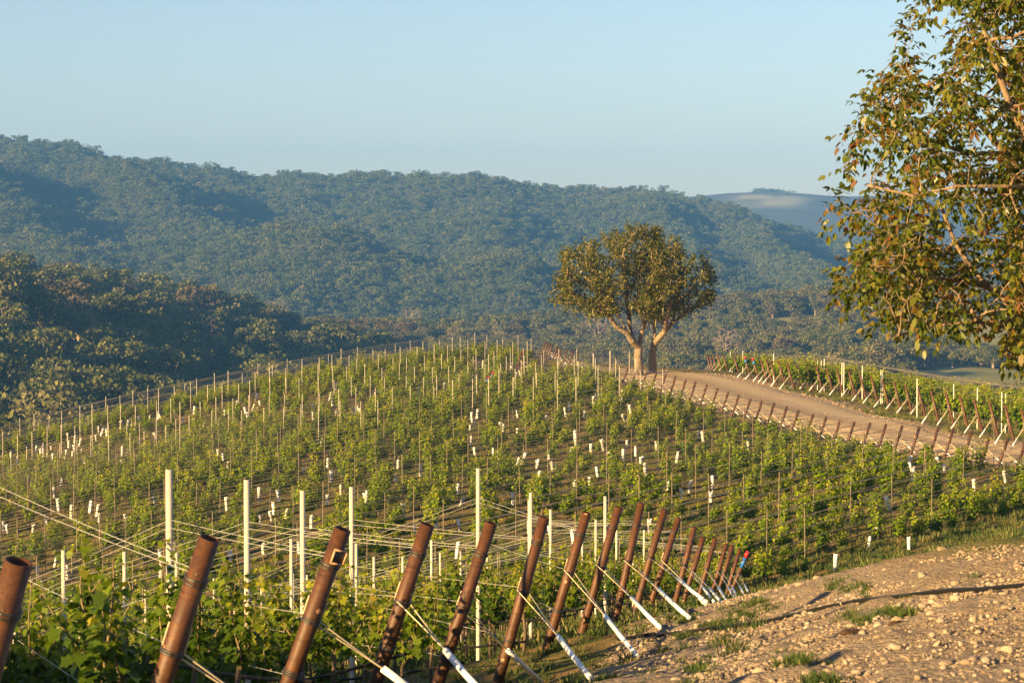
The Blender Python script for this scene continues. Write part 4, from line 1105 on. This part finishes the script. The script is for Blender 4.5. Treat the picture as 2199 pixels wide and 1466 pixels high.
for nm, bank, rest_, lb in (('foreground_vine_mass', NV, restN, 'vines farther down the foreground rows'), ('hill_vines', HV, restH, 'rows of young vines covering the hill')):
    if rest_:
        scatter(nm, source_collection(nm+'_source', [joinm(b) for b in bank]), np.array([r[0] for r in rest_]), [r[2] for r in rest_], [r[1] for r in rest_], rg.integers(0, len(bank), len(rest_)), lb)
# grow tubes
def tube_mesh(h, r0, r1, seed):
    rg = np.random.default_rng(seed); n = 12; th = np.arange(n)*2*math.pi/n
    def ring(z, r): return np.c_[np.cos(th)*r, np.sin(th)*r, z+np.where(z > h*.9, .012*np.sin(th*2+seed)+.006*rg.normal(size=n), 0)]
    zs = [0, h*.35, h*.7, h]; rs = [r0, r0*1.02, (r0+r1)/2, r1]
    Vo = np.concatenate([ring(z, r) for z, r in zip(zs, rs)]); Vi = np.concatenate([ring(z, r-.003) for z, r in zip(zs[1:], rs[1:])])
    mb = MB(); j = np.arange(n); j2 = (j+1) % n
    mb.add(Vo, np.concatenate([np.stack([i*n+j, i*n+j2, (i+1)*n+j2, (i+1)*n+j], -1) for i in range(3)]))
    mb.add(Vi, np.concatenate([np.stack([i*n+j2, i*n+j, (i+1)*n+j, (i+1)*n+j2], -1) for i in range(2)]))
    mb.F.append(np.stack([3*n+j, 3*n+j2, 4*n+2*n+j2, 4*n+2*n+j], -1))
    return mb.mesh('grow_tube', m_tube, True)
GT = [tube_mesh(h, r0, r1, i) for i, (h, r0, r1) in enumerate([(.42,.055,.062),(.46,.052,.058),(.38,.045,.07),(.30,.05,.055),(.44,.058,.058)])]
cnt = {}
for i, p in enumerate(TP[:300]):
    # stand it in the nearest row
    j = int(np.argmin([abs(r[0]-tb_[i]) for r in ROWS])); a = float(np.dot(R_HILL, p[:2])); b = ROWS[j][0]
    if abs(b-tb_[i]) > 1.0: b = tb_[i]
    b = .5*b+.5*tb_[i]
    x, y = ab(a, b); P = (x, y, gx(x, y)+.02)
    o = ob('grow_tube', GT[i % 5], None, P, (rg.normal()*.13, rg.normal()*.13, rg.uniform(0, 6)), [rg.uniform(.75, 1.08)]*3)
    px, py = tubes[i]
    if py > 1140 and px > 1700: lab = {True: 'white grow tube standing alone on the edge of the stony bank', False: 'white grow tube at the foot of the lowest vine row, right side'}[px < 1840]
    elif px < 330 and py < 1020: lab = 'white grow tube in the cluster high on the left end of the hill'
    elif px > 980 and py < 850: lab = 'white grow tube among the vines just under the crest'
    elif px > 1400: lab = 'white grow tube among the vine rows near the road posts'
    elif py > 1050: lab = 'white grow tube low on the hill behind the foreground stakes'
    else: lab = 'white grow tube standing in the vine rows in the middle of the hill'
    tag(o, lab, 'grow tube', lab.replace('white grow tube', 'white grow tubes'))
# ---------------------------------------------------------------- the lone tree on the crest
m_ltrunk = None
def bark_mat(name, c0, c1, c2, sc):
    m, nt, b = new_mat(name); co_ = objco(nt)
    mp = N(nt, 'ShaderNodeMapping'); mp.inputs['Scale'].default_value = (1, 1, .35); L(nt, co_, mp.inputs[0])
    n1 = noise(nt, sc, 6, .7, mp.outputs[0], .6); n2 = noise(nt, sc*5, 4, .7, mp.outputs[0])
    k = ramp(nt, n1, [(.3, c0), (.5, c1), (.72, c2)])
    L(nt, mixc(nt, ramp(nt, n2, [(.35,(0,0,0)),(.7,(1,1,1))]), tuple(v*.6 for v in c0), k), b.inputs['Base Color']); b.inputs['Roughness'].default_value = .9
    bump(nt, n1, b, .8, .06); return m
m_ltrunk = bark_mat('pale_bark', (.17,.12,.075), (.33,.25,.165), (.46,.37,.26), 3.)
m_lleaf = leaf_mat('walnut_leaves', [(0,(.034,.046,.006)),(.4,(.095,.105,.012)),(.7,(.19,.165,.018)),(1,(.27,.17,.03))], .45, .35, spec=.35)
m_moss = simple('hanging_lichen', (.22,.21,.09), .9, .25, 4)
def polytree(chains):
    """hand laid limbs -> nodes, parents"""
    Nn, Pp = [], []
    def near_idx(p): return int(np.argmin([np.linalg.norm(np.array(p)-q) for q in Nn])) if Nn else -1
    for ch in chains:
        ch = [np.array(p, float) for p in ch]
        if Nn: par = near_idx(ch[0]); pts = ch[1:]; prev = Nn[par]
        else: Nn.append(ch[0]); Pp.append(-1); par = 0; pts = ch[1:]; prev = ch[0]
        for p in pts:
            n = max(1, int(np.linalg.norm(p-prev)/.35))
            for t in np.linspace(0, 1, n+1)[1:]:
                Nn.append(prev+(p-prev)*t); Pp.append(par); par = len(Nn)-1
            prev = p
    return Nn, Pp
def order_tree(Nn, Pp):
    """parents before children"""
    return Nn, Pp
LD = 121.
lt0 = hit(1385, 806, 100, 150)[0]; LD = lt0[1]
gz = lt0[2]
def T(px, py, dy=0.): return at(px, py, LD+dy)
rg = np.random.default_rng(77)
tree = empty('lone_tree', (lt0[0], LD, gz)); o0 = np.array([lt0[0], LD, gz])
limbsL = [[T(1371,812), T(1372,790), T(1370,765,.1), T(1372,745,.1)], [T(1372,745,.1), T(1358,733,-.3), T(1346,715,-.5), T(1322,700,-.7), T(1308,678,-.9), T(1298,650,-1.)],
          [T(1346,715,-.5), T(1335,690,.5), T(1322,672,1.0)], [T(1372,745,.1), T(1376,722,.3), T(1384,698,.3), T(1390,678,.2), T(1385,650,.1)], [T(1358,733,-.3), T(1352,700,.7), T(1350,670,1.2), T(1345,640,1.4)],
          [T(1384,698,.3), T(1374,668,-.6), T(1366,640,-1.1)], [T(1376,745,.1), T(1386,742,.4), T(1392,732,.5)]]
limbsR = [[T(1401,806,.8), T(1402,780,.8), T(1402,755,.8), T(1405,738,.8)], [T(1405,738,.8), T(1406,715,.8), T(1403,692,.9), T(1404,668,1.), T(1412,640,1.)],
          [T(1405,738,.8), T(1418,722,.4), T(1428,710,.2), T(1442,697,0), T(1462,680,-.2), T(1486,662,-.4)], [T(1442,697,0), T(1450,672,1.2), T(1462,648,1.6)], [T(1428,710,.2), T(1432,680,-1.2), T(1440,650,-1.8)]]
cx, cz = T(1358,590), None
C0 = T(1353, 590); rx, rz = (1560-1146)/2/FPX*LD, (692-472)/2/FPX*LD
n = 15000; q = rg.uniform(-1, 1, (n, 3)); rn = np.linalg.norm(q, axis=1); q = q[(rn < 1) & (rn > .30)]
att = C0+q*np.array([rx, rx*.82, rz])
# shape: flat shallow underside, ragged top, lower right skirt
pq = proj(att)
under = 684+14*np.sin(pq[:, 0]/37.)-np.where(pq[:, 0] < 1290, (1290-pq[:, 0])*.16, 0)+np.where(pq[:, 0] > 1420, 14, 0)
topl = np.interp(pq[:, 0], [1165,1195,1240,1290,1320,1350,1400,1440,1475,1500,1530,1545], [640,545,522,505,488,474,478,482,492,522,560,640])
keep = (pq[:, 1] < under) & (pq[:, 1] > topl) & (fbm(att[:, 0]*.8+7, att[:, 1]*.8+att[:, 2]*.9, 2) > -.36)
att = att[keep]
# gather the cloud into separate leafy boughs with gaps between them
_c = att[rg.choice(len(att), 400, replace=False)]; _q = np.linalg.norm((_c-C0)/np.array([rx, rx*.82, rz]), axis=1)
_c = _c[_q > .55]; cen = [_c[0]]
for p in _c:
    if min(np.linalg.norm(p-q) for q in cen) > 1.02: cen.append(p)
cen += [T(*p) for p in ((1190,632),(1215,575),(1245,625),(1512,655),(1522,600),(1478,676),(1295,640),(1330,520),(1440,520),(1400,500))]
cen = np.array(cen); rad = rg.uniform(.5, .86, len(cen))
dc = np.linalg.norm(att[:, None]-cen[None], axis=2)/rad[None]
att = att[(dc.min(1) < 1) | (rg.random(len(att)) < .10)]
for part, limbs, r0, sel in (('left', limbsL, .225, att[proj(att)[:, 0] < 1412]), ('right', limbsR, .19, att[proj(att)[:, 0] >= 1400])):
    Nn, Pp = polytree(limbs); n0 = len(Nn)
    Nn, Pp = colonize(Nn, Pp, sel, 2.2, .27, .2, 90, rg, .02)
    r, ch = pipe_radii(Pp, .016, 2.25)
    r = np.maximum(r, .012)
    hand = np.arange(len(r)) < n0
    lim = np.where(hand, np.maximum(r0*(r/r[0])**1.15, r*.4), np.minimum(r, .05))
    # keep trunk flare and hand limb taper
    lim[:4] *= np.array([1.35, 1.15, 1.05, 1.0])
    mb = MB(); branch_mesh(mb, Nn-o0, Pp, lim, 9 if False else 7)
    trunk_i = [k for k in range(n0)]
    ob('trunk', mb.mesh('trunk', m_ltrunk, True), tree)
    if part == 'left': NL, PL, cl = Nn, Pp, ch
    else: NR_, PR_, cr = Nn, Pp, ch
def sprays(Nn, Pp, ch, n0, per, ls, rg, droop, depth_ok=None, reach=.5):
    tip = np.where((ch <= 1) & (np.arange(len(Pp)) >= n0))[0]
    t = np.repeat(tip, per); m = len(t)
    d0 = Nn[t]-Nn[Pp[t]]; d0 /= np.maximum(np.linalg.norm(d0, axis=1, keepdims=True), 1e-6)
    off = rvec(m, rg)*reach*rg.random((m, 1))
    D = d0*.5+rvec(m, rg)*.9+np.array([0, 0, -droop])
    U = np.array([0, 0, 1.])+rvec(m, rg)*.7
    return Nn[t]+off*ls*2.5, D, U, ls*rg.uniform(.6, 1.3, m), t
PB, DB, UB, SB = [], [], [], []
for Nn, Pp, ch, n0 in ((NL, PL, cl, 60), (NR_, PR_, cr, 60)):
    a, b_, c, d, t = sprays(Nn, Pp, ch, n0, 17, .16, rg, .35, reach=1.0); PB.append(a); DB.append(b_); UB.append(c); SB.append(d)
PB, DB, UB, SB = np.concatenate(PB), np.concatenate(DB), np.concatenate(UB), np.concatenate(SB)
print('lone tree leaves', len(PB), 'nodes', len(NL)+len(NR_))
V, F = leaf_cards(PB-o0, DB, UB, SB, SB*.55, LEAF6, .25)
ob('crown', mesh_np('crown', V, F, m_lleaf, np.repeat(np.clip(.45+.2*rg.normal(size=len(PB)), 0, 1), 6)), tree)
# hanging lichen under the crown
mb = MB()
for i in range(140):
    p = att[rg.integers(len(att))]; 
    pp_ = proj(p)[0]
    if pp_[1] < 620 or pp_[0] < 1250: continue
    q0 = p-o0; l = rg.uniform(.3, .8)
    mb.tube([q0, q0+np.array([rg.normal()*.05, 0, -l*.5]), q0+np.array([rg.normal()*.06, 0, -l])], [.03, .035, .008], 4, False)
ob('hanging_lichen', mb.mesh('hanging_lichen', m_moss), tree)
tag(tree, 'lone round crowned tree with two pale trunks standing on the crest', 'tree')

# ---------------------------------------------------------------- big walnut whose boughs reach in from the right
m_wleaf = leaf_mat('big_walnut_leaves', [(0,(.030,.050,.005)),(.35,(.080,.112,.011)),(.62,(.155,.158,.019)),(.83,(.16,.105,.018)),(1,(.16,.07,.020))], .38, .4, spec=.4)
m_wbark = bark_mat('walnut_bark', (.18,.12,.07), (.33,.235,.14), (.45,.34,.22), 9.)
rg = np.random.default_rng(91)
WD = 18.5
def Wp(px, py, dy=0.): return at(px, py, WD+dy)
base = np.array([at(2560, 1000, WD)[0], WD+.5, 0]); base[2] = gx(base[0], base[1])-.1
chains = [[base, Wp(2545,1000,.4), Wp(2500,850,.3), Wp(2420,770,.1), Wp(2330,735,0)],
          [Wp(2330,735,0), Wp(2240,700,-.1), Wp(2190,672,-.1), Wp(2120,615,0), Wp(2085,575,.1), Wp(2050,520,.2), Wp(2020,440,.3)],
          [Wp(2120,615,0), Wp(2040,600,-.4), Wp(1960,590,-.6), Wp(1880,570,-.7)],
          [Wp(2330,735,0), Wp(2290,600,.5), Wp(2230,450,.7), Wp(2160,330,.8), Wp(2080,240,.8), Wp(2000,180,.7)],
          [Wp(2330,735,0), Wp(2330,560,-.6), Wp(2260,400,-.9), Wp(2170,230,-1.1), Wp(2120,90,-1.1), Wp(2080,-60,-1.)],
          [Wp(2160,330,.8), Wp(2080,330,.3), Wp(1990,300,-.1), Wp(1920,280,-.3)],
          [Wp(2190,672,-.1), Wp(2150,700,-.5), Wp(2090,690,-.8), Wp(2000,700,-.9), Wp(1930,720,-1.)],
          [Wp(2240,700,-.1), Wp(2190,740,-.4), Wp(2150,760,-.5)],
          [Wp(2260,400,-.9), Wp(2170,400,-1.2), Wp(2060,400,-1.3), Wp(1960,420,-1.2), Wp(1870,400,-1.1)],
          [Wp(2330,560,-.6), Wp(2450,400,0), Wp(2520,200,.2), Wp(2500,0,.2)], [Wp(2420,770,.1), Wp(2560,700,.6), Wp(2700,560,1.)]]
Nn, Pp = polytree(chains); n0 = len(Nn)
N0 = []
# finer hand limbs first need small steps
edge = np.array([(-150,2040),(-40,1960),(0,1935),(60,1925),(110,1925),(150,1840),(190,1838),(230,1830),(270,1800),(300,1800),(330,1830),(370,1760),(400,1755),(430,1775),(470,1770),(520,1765),(560,1765),(600,1745),(620,1760),(640,1800),(670,1815),(700,1840),(715,1930),(725,2060),(760,2110),(790,2130)], float)
n = 9000; px = rg.uniform(1735, 2420, n); py = rg.uniform(-160, 785, n); dy = rg.uniform(-1.5, 1.5, n)
ed = np.interp(py, edge[:, 0], edge[:, 1])+14*np.sin(py/19.)+rg.normal(size=n)*6
thick = np.clip((px-ed)/130, .2, 1)
ok = (px > ed) & (np.abs(dy) < 1.5*thick)
low = np.interp(px, [1740,1800,1900,2000,2060,2100,2130,2180,2420], [620,660,722,705,700,690,770,770,800]); ok &= py < low
holes = fbm(px/85.+5, py/85.+dy*.6, 2); ok &= (holes > -.22) | (px > 2150)
# open sky patches seen through the upper boughs
for hx_, hy_, hr in ((2000,130,46),(2110,160,40),(1985,215,42),(1890,330,32),(2180,60,36),(2090,300,34),(1870,470,24),(1930,345,34),(2150,260,26)):
    ok &= np.hypot(px-hx_, (py-hy_)*1.2) > hr
A_ = np.array([at(a, b, WD+c) for a, b, c in zip(px[ok], py[ok], dy[ok])])
A_ = A_[rg.permutation(len(A_))[:3300]]
Nn, Pp = colonize(Nn, Pp, A_, .62, .085, .062, 110, rg, .0)
r, ch = pipe_radii(Pp, .0028, 2.15); r = np.maximum(r, .0034)
hand = np.arange(len(r)) < n0
r = np.where(hand, np.minimum(np.maximum(r*.8, .010), .17), np.minimum(r*.85, .024))
wt = empty('walnut_tree', base)
mb = MB(); branch_mesh(mb, Nn-base, Pp, r, 6); ob('trunk', mb.mesh('trunk', m_wbark, True), wt)
_wp = proj(Nn)
_pl = np.where((_wp[:, 1] > 585) & (_wp[:, 0] < 2140), .62, np.where(_wp[:, 1] > 420, .93, .98))      # the lowest boughs are mostly bare twigs
tip = np.where((ch <= 1) & ~hand & (rg.random(len(Pp)) < _pl))[0]
print('walnut nodes', len(Nn), 'tips', len(tip), 'attractors', len(A_))
# compound drooping leaves: a stalk with five to seven leaflets
PB, DB, UB, SB, LV = [], [], [], [], []
for k in tip:
    d0 = Nn[k]-Nn[Pp[k]]; d0 /= np.linalg.norm(d0)+1e-6
    for j in range(1 if rg.random() < .35 else 2):
        s = d0*.6+rvec(1, rg)[0]*.8+np.array([0, 0, -.25]); s /= np.linalg.norm(s)
        L_ = rg.uniform(.08, .17); tone = np.clip(.40+.24*rg.normal(), 0, 1); m = int(rg.integers(2, 4))
        side = np.cross(s, [0, 0, 1.]); side /= np.linalg.norm(side)+1e-6
        for i in range(m):
            f = (i+1)/m
            for sg in (-1, 1):
                PB.append(Nn[k]+s*L_*f+np.array([0, 0, -.03*f*f])); DB.append(s*.5+side*sg*.75+np.array([0, 0, -.55])+rg.normal(size=3)*.2)
                UB.append(np.array([0, 0, 1.])+rg.normal(size=3)*.45); SB.append(rg.uniform(.04, .072)); LV.append(np.clip(tone+rg.normal()*.07, 0, 1))
        PB.append(Nn[k]+s*L_+np.array([0, 0, -.03])); DB.append(s+np.array([0, 0, -.6])); UB.append(np.array([0, 0, 1.])+rg.normal(size=3)*.4); SB.append(rg.uniform(.055, .092)); LV.append(tone)
PB, DB, UB, SB, LV = map(np.array, (PB, DB, UB, SB, LV))
V, F = leaf_cards(PB-base, DB, UB, SB, SB*.52, LEAF6, .3)
ob('crown', mesh_np('crown', V, F, m_wleaf, np.repeat(LV, 6)), wt)
tag(wt, 'big walnut tree whose leafy boughs hang in from the right', 'tree')
print('walnut leaflets', len(PB))

# ---------------------------------------------------------------- hose, stones, wood scraps, weeds
hp = np.array([(2330,1247),(2199,1264),(2120,1270),(2030,1275),(1960,1283),(1900,1290),(1850,1294),(1780,1307),(1700,1326),(1640,1340),(1570,1351),(1500,1359),(1440,1367),(1400,1378)], float)
hs_ = np.stack([np.interp(np.linspace(0, 13, 80), np.arange(14), hp[:, k]) for k in (0, 1)], 1)
H3 = hit(hs_[:, 0], hs_[:, 1], 8.5, 34); 
for _ in range(6): H3[1:-1] = (H3[:-2]+2*H3[1:-1]+H3[2:])/4
H3[:, 2] = height(H3[:, 0], H3[:, 1])+.018
mb = MB(); mb.tube(H3, .0125, 10); tag(ob('irrigation_hose', mb.mesh('irrigation_hose', m_drip, True)), 'thick black hose lying across the stony bank', 'hose')
p0 = NEAR_TOP[8][1]+np.array([-.1, -.15, .45]); p2 = hit(1330, 1378, 15, 34)[0]+np.array([0, 0, .02]); p3 = hit(1405, 1372, 15, 34)[0]+np.array([0, 0, .03])
mb = MB(); mb.tube([p0, p0+(p2-p0)*.3+np.array([0, 0, -.10]), p0+(p2-p0)*.7+np.array([0, 0, -.10]), p2, p3], .014, 8)
tag(ob('irrigation_hose', mb.mesh('hose', m_drip, True)), 'short black hose drooping from the foreground posts to the ground', 'hose')

def stone_mesh(seed):
    rg = np.random.default_rng(seed)
    import bmesh
    bm = bmesh.new(); bmesh.ops.create_icosphere(bm, subdivisions=2, radius=1)
    V = np.array([v.co[:] for v in bm.verts]); F = np.array([[v.index for v in f.verts] for f in bm.faces]); bm.free()
    for _ in range(7):
        n = rvec(1, rg)[0]; h = rg.uniform(.45, .85); d = V@n
        V = np.where((d > h)[:, None], V-n*(d-h)[:, None], V)
    V *= np.array([1, rg.uniform(.65, .95), rg.uniform(.45, .7)])*(1+.05*rg.normal(size=(len(V), 1)))
    return V, F
def stone_mat():
    m, nt, b = new_mat('limestone'); c = objco(nt)
    n1 = noise(nt, 2.5, 5, .65, c); r_ = rnd(nt)
    k = mixc(nt, r_, (.20,.14,.09), (.38,.295,.205)); k2 = mixc(nt, r_, (.27,.20,.13), (.46,.385,.295))
    L(nt, mixc(nt, n1, k, k2), b.inputs['Base Color']); b.inputs['Roughness'].default_value = .9; bump(nt, noise(nt, 7, 4, .7, c), b, .5, .08); return m
m_stone = stone_mat()
STONES = []
for i in range(8):
    V, F = stone_mesh(700+i); STONES.append(mesh_np('stone', V, F, m_stone))
rg = np.random.default_rng(44)
sp = [(2025,1185,34,'large pale block of stone on the top edge of the bank'),(1985,1240,40,'broad buff boulder set in the bank above the hose'),(1960,1205,16,'pale stone on the rim of the stony bank left of the block'),(1900,1245,15,'angular tan stone in the upper bank above the hose bend'),
      (1870,1232,11,'small tan stone near the grow tube end of the bank'),(1845,1242,13,'rounded grey stone on the left end of the bank crest'),(1810,1240,12,'flat grey stone at the foot of the lone grow tube'),(1768,1243,10,'white stone at the far left end of the bank'),
      (1957,1289,13,'stone lying against the underside of the hose'),(1930,1302,22,'pale bluish stone just below the hose'),(1908,1308,14,'pinkish stone left of the bluish one below the hose'),(1990,1308,18,'buff stone below the hose amid gravel'),
      (2150,1243,15,'flat bluish white slab on the gravel above the hose'),(1735,1340,18,'pale wedge of stone left of the grass tuft'),(1685,1368,12,'white stone above the dark wood scrap, left'),(1758,1360,13,'pale stone near the left end of the wood scrap'),
      (1780,1372,9,'small stone below the left end of the wood scrap'),(2008,1330,12,'oval pale stone under the buff ones'),(1888,1330,9,'pinkish stone right beside the grass tuft'),(2045,1352,9,'stone right of the dry twig'),
      (1757,1416,17,'pale stone at the lower left weeds'),(1955,1430,16,'buff stone near the lower edge of the picture'),(1720,1460,14,'white stone at the very bottom under the weeds'),(1502,1328,18,'pale boulder half hidden in weeds by the white sleeves'),(1725,1258,38,'low grey brown boulder at the left foot of the bank')]
sx = np.array([s[:2] for s in sp], float); SPt = hit(sx[:, 0], sx[:, 1]+3, 8, 40)
for (px, py, w, lab), p in zip(sp, SPt):
    s = w/2/FPX*p[1]*1.1
    tag(ob('stone', STONES[int(rg.integers(0, 8))], None, p+np.array([0, 0, s*.22]), (rg.normal()*.25, rg.normal()*.25, rg.uniform(0, 6)), (s, s*rg.uniform(.8, 1.1), s)), lab, 'stone', 'larger stones on the bank')
n = 330; px = rg.uniform(1350, 2230, n); py = rg.uniform(1165, 1475, n)
Q = hit(px, py, 8, 40); ok = gravel_w(Q[:, 0], Q[:, 1]) > .35; Q = Q[ok][:150]
for p in Q:
    s = rg.lognormal(-4.15, .42)
    up = p[1] > 13
    tag(ob('stone', STONES[int(rg.integers(0, 8))], None, p+np.array([0, 0, s*.2]), (rg.normal()*.3, rg.normal()*.3, rg.uniform(0, 6)), (s, s*rg.uniform(.7, 1.1), s*rg.uniform(.7, 1.))), 'fist sized tan stone scattered on the bank above the hose' if up else 'fist sized tan stone scattered on the gravel below the hose', 'stone', 'small stones above the hose' if up else 'small stones below the hose')
n = 190000; a = rg.uniform(-.03, .26, n); r_ = np.sqrt(rg.uniform(7.5**2, 30**2, n)); x, y = r_*np.sin(a), r_*np.cos(a)
ok = rg.random(n) < gravel_w(x, y)*(.35+.65*sm(-.3, .4, fbm(x*.8, y*.8, 2)))*sm(30, 14, r_); x, y = x[ok], y[ok]
sz = np.minimum(rg.lognormal(-5.2, .68, len(x)), .042)
scatter('gravel', source_collection('gravel_source', STONES), np.c_[x, y, height(x, y)+sz*.2], sz, rg.uniform(0, 6, len(x)), rg.integers(0, 8, len(x)), 'loose pale gravel spread over the bank')
print('gravel', len(x))
n = 5000; k = rg.integers(0, len(RN), n); u_ = np.where(rg.random(n) < .5, rg.normal(0, .07, n), 1+rg.normal(0, .07, n)); u_ = np.where(rg.random(n) < .15, rg.random(n), u_)
q_ = RN[k]*(1-u_[:, None])+RF[k]*u_[:, None]; sz = np.minimum(rg.lognormal(-3.9, .5, n), .07)
scatter('road_gravel', bpy.data.collections['gravel_source'], np.c_[q_[:, :2], height(q_[:, 0], q_[:, 1])+.03], sz, rg.uniform(0, 6, n), rg.integers(0, 8, n), 'loose stones along the edges of the dirt road')
# dark wood scraps and a twig
m_scrap = bark_mat('rotten_wood', (.035,.018,.010), (.075,.036,.018), (.13,.07,.035), 14)
for px, py, w, hh, lab in ((1833,1359,60,15,'dark brown rotten log scrap lying on the gravel'),(1927,1341,36,16,'brown bark scrap with a pale top right of the dark log'),(1900,1382,60,5,'thin reddish strip of wood pressed into the gravel')):
    p = hit(px, py+4, 8, 30)[0]; l = w/FPX*p[1]; h2 = hh/FPX*p[1]/2
    t = np.linspace(-.5, .5, 9); mb = MB()
    mb.tube(np.c_[t*l, .012*np.sin(t*9), h2*.5+.006*np.sin(t*17)], h2*np.array([.35,.8,1,.9,1.05,.85,1,.7,.3]), 9); tag(ob('wood_scrap', mb.mesh('wood_scrap', m_scrap, True), None, p, (0, 0, .12)), lab, 'wood scrap')
# grasses
m_grass = leaf_mat('grass_blades', [(0,(.022,.045,.010)),(.4,(.05,.088,.016)),(.7,(.13,.145,.035)),(1,(.34,.26,.11))], .6, .3)
def tuft(seed, nb, h, spread, lvm):
    rg = np.random.default_rng(seed); base_ = rg.normal(size=(nb, 3))*np.array([spread, spread, 0]); d = rg.normal(size=(nb, 3))*np.array([.42, .42, 0])+np.array([0, 0, 1.])
    l = h*rg.uniform(.45, 1.2, nb)
    V, F = leaf_cards(base_, d, rvec(nb, rg), l, h*.09*np.ones(nb), [(0,.4),(.5,.5),(1,0),(.5,-.5),(0,-.4)], .8)
    return mesh_np('tuft', V, F, m_grass, np.repeat(np.clip(lvm+.15*rg.normal(size=nb), 0, 1), 5))
TU = [tuft(800+i, 34, [.16,.22,.13,.26,.2,.12][i], .09, [.2,.35,.25,.6,.8,.15][i]) for i in range(6)]
gsrc = source_collection('grass_source', TU)
def sow(name, x, y, var, sc, lab):
    scatter(name, gsrc, np.c_[x, y, height(x, y)-.01], sc, rg.uniform(0, 6, len(x)), var, lab)
# weeds of the hill floor and the strip under the lowest row
n = 60000; px = rg.uniform(-40, 2260, n); d = np.sqrt(rg.uniform(24**2, 125**2, n)); x = (px-W/2)/FPX*d; y = d
bb = x*N_HILL[0]+y*N_HILL[1]; q = road_d(x, y)
low_right = sm(5, -1, bb-b_lo)*(x > 0)
dens = (.16+.34*sm(-.1, .5, fbm(x*.35+9, y*.35, 3))+.8*low_right)*(q > 1.05)*(gravel_w(x, y) < .3)
ok = (rg.random(n) < dens) & (q > 1.02); x, y, lr = x[ok], y[ok], low_right[ok]
var = np.where(rg.random(len(x)) < .35+.4*lr, rg.choice([0, 1, 2, 5], len(x)), rg.choice([3, 4], len(x)))
sow('hill_weeds', x, y, var, rg.uniform(.5, 1.1, len(x))*np.where(lr > .3, 1.0, .8), 'grass and weeds between the vine rows'); print('weeds', len(x))
# grass along the foreground posts and on the bank
n = 14000; a = rg.uniform(-.2, .23, n); r_ = np.sqrt(rg.uniform(8**2, 56**2, n)); x, y = r_*np.sin(a), r_*np.cos(a)
lx = np.array([t[1][0] for t in NEAR_TOP]); ly = np.array([t[1][1] for t in NEAR_TOP]); off = x-np.interp(y, ly, lx)
g_ = gravel_w(x, y); patch = sm(.12, .5, fbm(x*.55+31, y*.55, 3))
dens = np.where(off > 0, .9*np.exp(-(off/1.1)**2)+.30*patch*(g_ > .2)*sm(17, 11, r_)+.45*patch*(r_ > 15), .5)*np.where((g_ > .5) & (off > 2.2), .35, 1)
ok = rg.random(n) < dens; x, y = x[ok], y[ok]
sow('foreground_grass', x, y, rg.choice([0, 1, 2, 5, 5, 3], len(x)), rg.uniform(.22, .5, len(x))*np.interp(np.hypot(x, y), [9, 35], [.75, 1.5]), 'short grass along the foreground posts')
# bright clumps named in the photo
cl = [(1835,1262,60,26),(1850,1330,46,18),(1800,1262,30,14),(1470,1330,60,18),(1540,1345,60,16),(1720,1425,50,24),(1590,1320,50,16),(1930,1318,50,10),(1640,1300,50,14),(1500,1440,40,14),(1770,1465,40,10),(1480,1370,40,8)]
X = []
for cx_, cy_, w, h in cl:
    k = int(w*1.1); X.append(np.c_[cx_+rg.normal(size=k)*w*.38, cy_+rg.normal(size=k)*h*.35])
X = np.concatenate(X); Q = hit(X[:, 0], X[:, 1], 8, 45)
sow('weed_clumps', Q[:, 0], Q[:, 1], rg.choice([0, 1, 2, 5], len(Q)), rg.uniform(.16, .36, len(Q)), 'bright green weeds growing through the stony bank')
# stubble on the far open field and clearings
# ---------------------------------------------------------------- farm shed at the right edge
p = at(2192, 862, 215); zz_ = p[2]-.6
m_shed = simple('pale_shed_wall', (.52,.45,.34), .8, .1, 1); m_roof = simple('tan_sheet_roof', (.34,.27,.18), .6, .12, 1)
sd = empty('farm_shed', (p[0]+1.3, p[1], zz_)); sd.scale = (.6, .6, .5)
mb = MB(); mb.box((0, 0, .0), (6, 5, 2.4)); ob('wall', mb.mesh('wall', m_shed), sd)
mb = MB(); v = np.array([[-3.4,-2.9,1.1],[3.4,-2.9,1.1],[3.4,0,2.2],[-3.4,0,2.2],[3.4,2.9,1.1],[-3.4,2.9,1.1]]); v2 = v+np.array([0,0,.12]); mb.add(np.r_[v, v2], [np.array([[0,3,2,1],[3,5,4,2],[6,7,8,9],[9,8,10,11],[0,1,7,6],[4,5,11,10],[1,2,8,7],[2,4,10,8],[0,6,9,3],[3,9,11,5]])]); ob('roof', mb.mesh('roof', m_roof), sd)
tag(sd, 'small pale shed with a tan roof below the far vineyard block', 'shed')
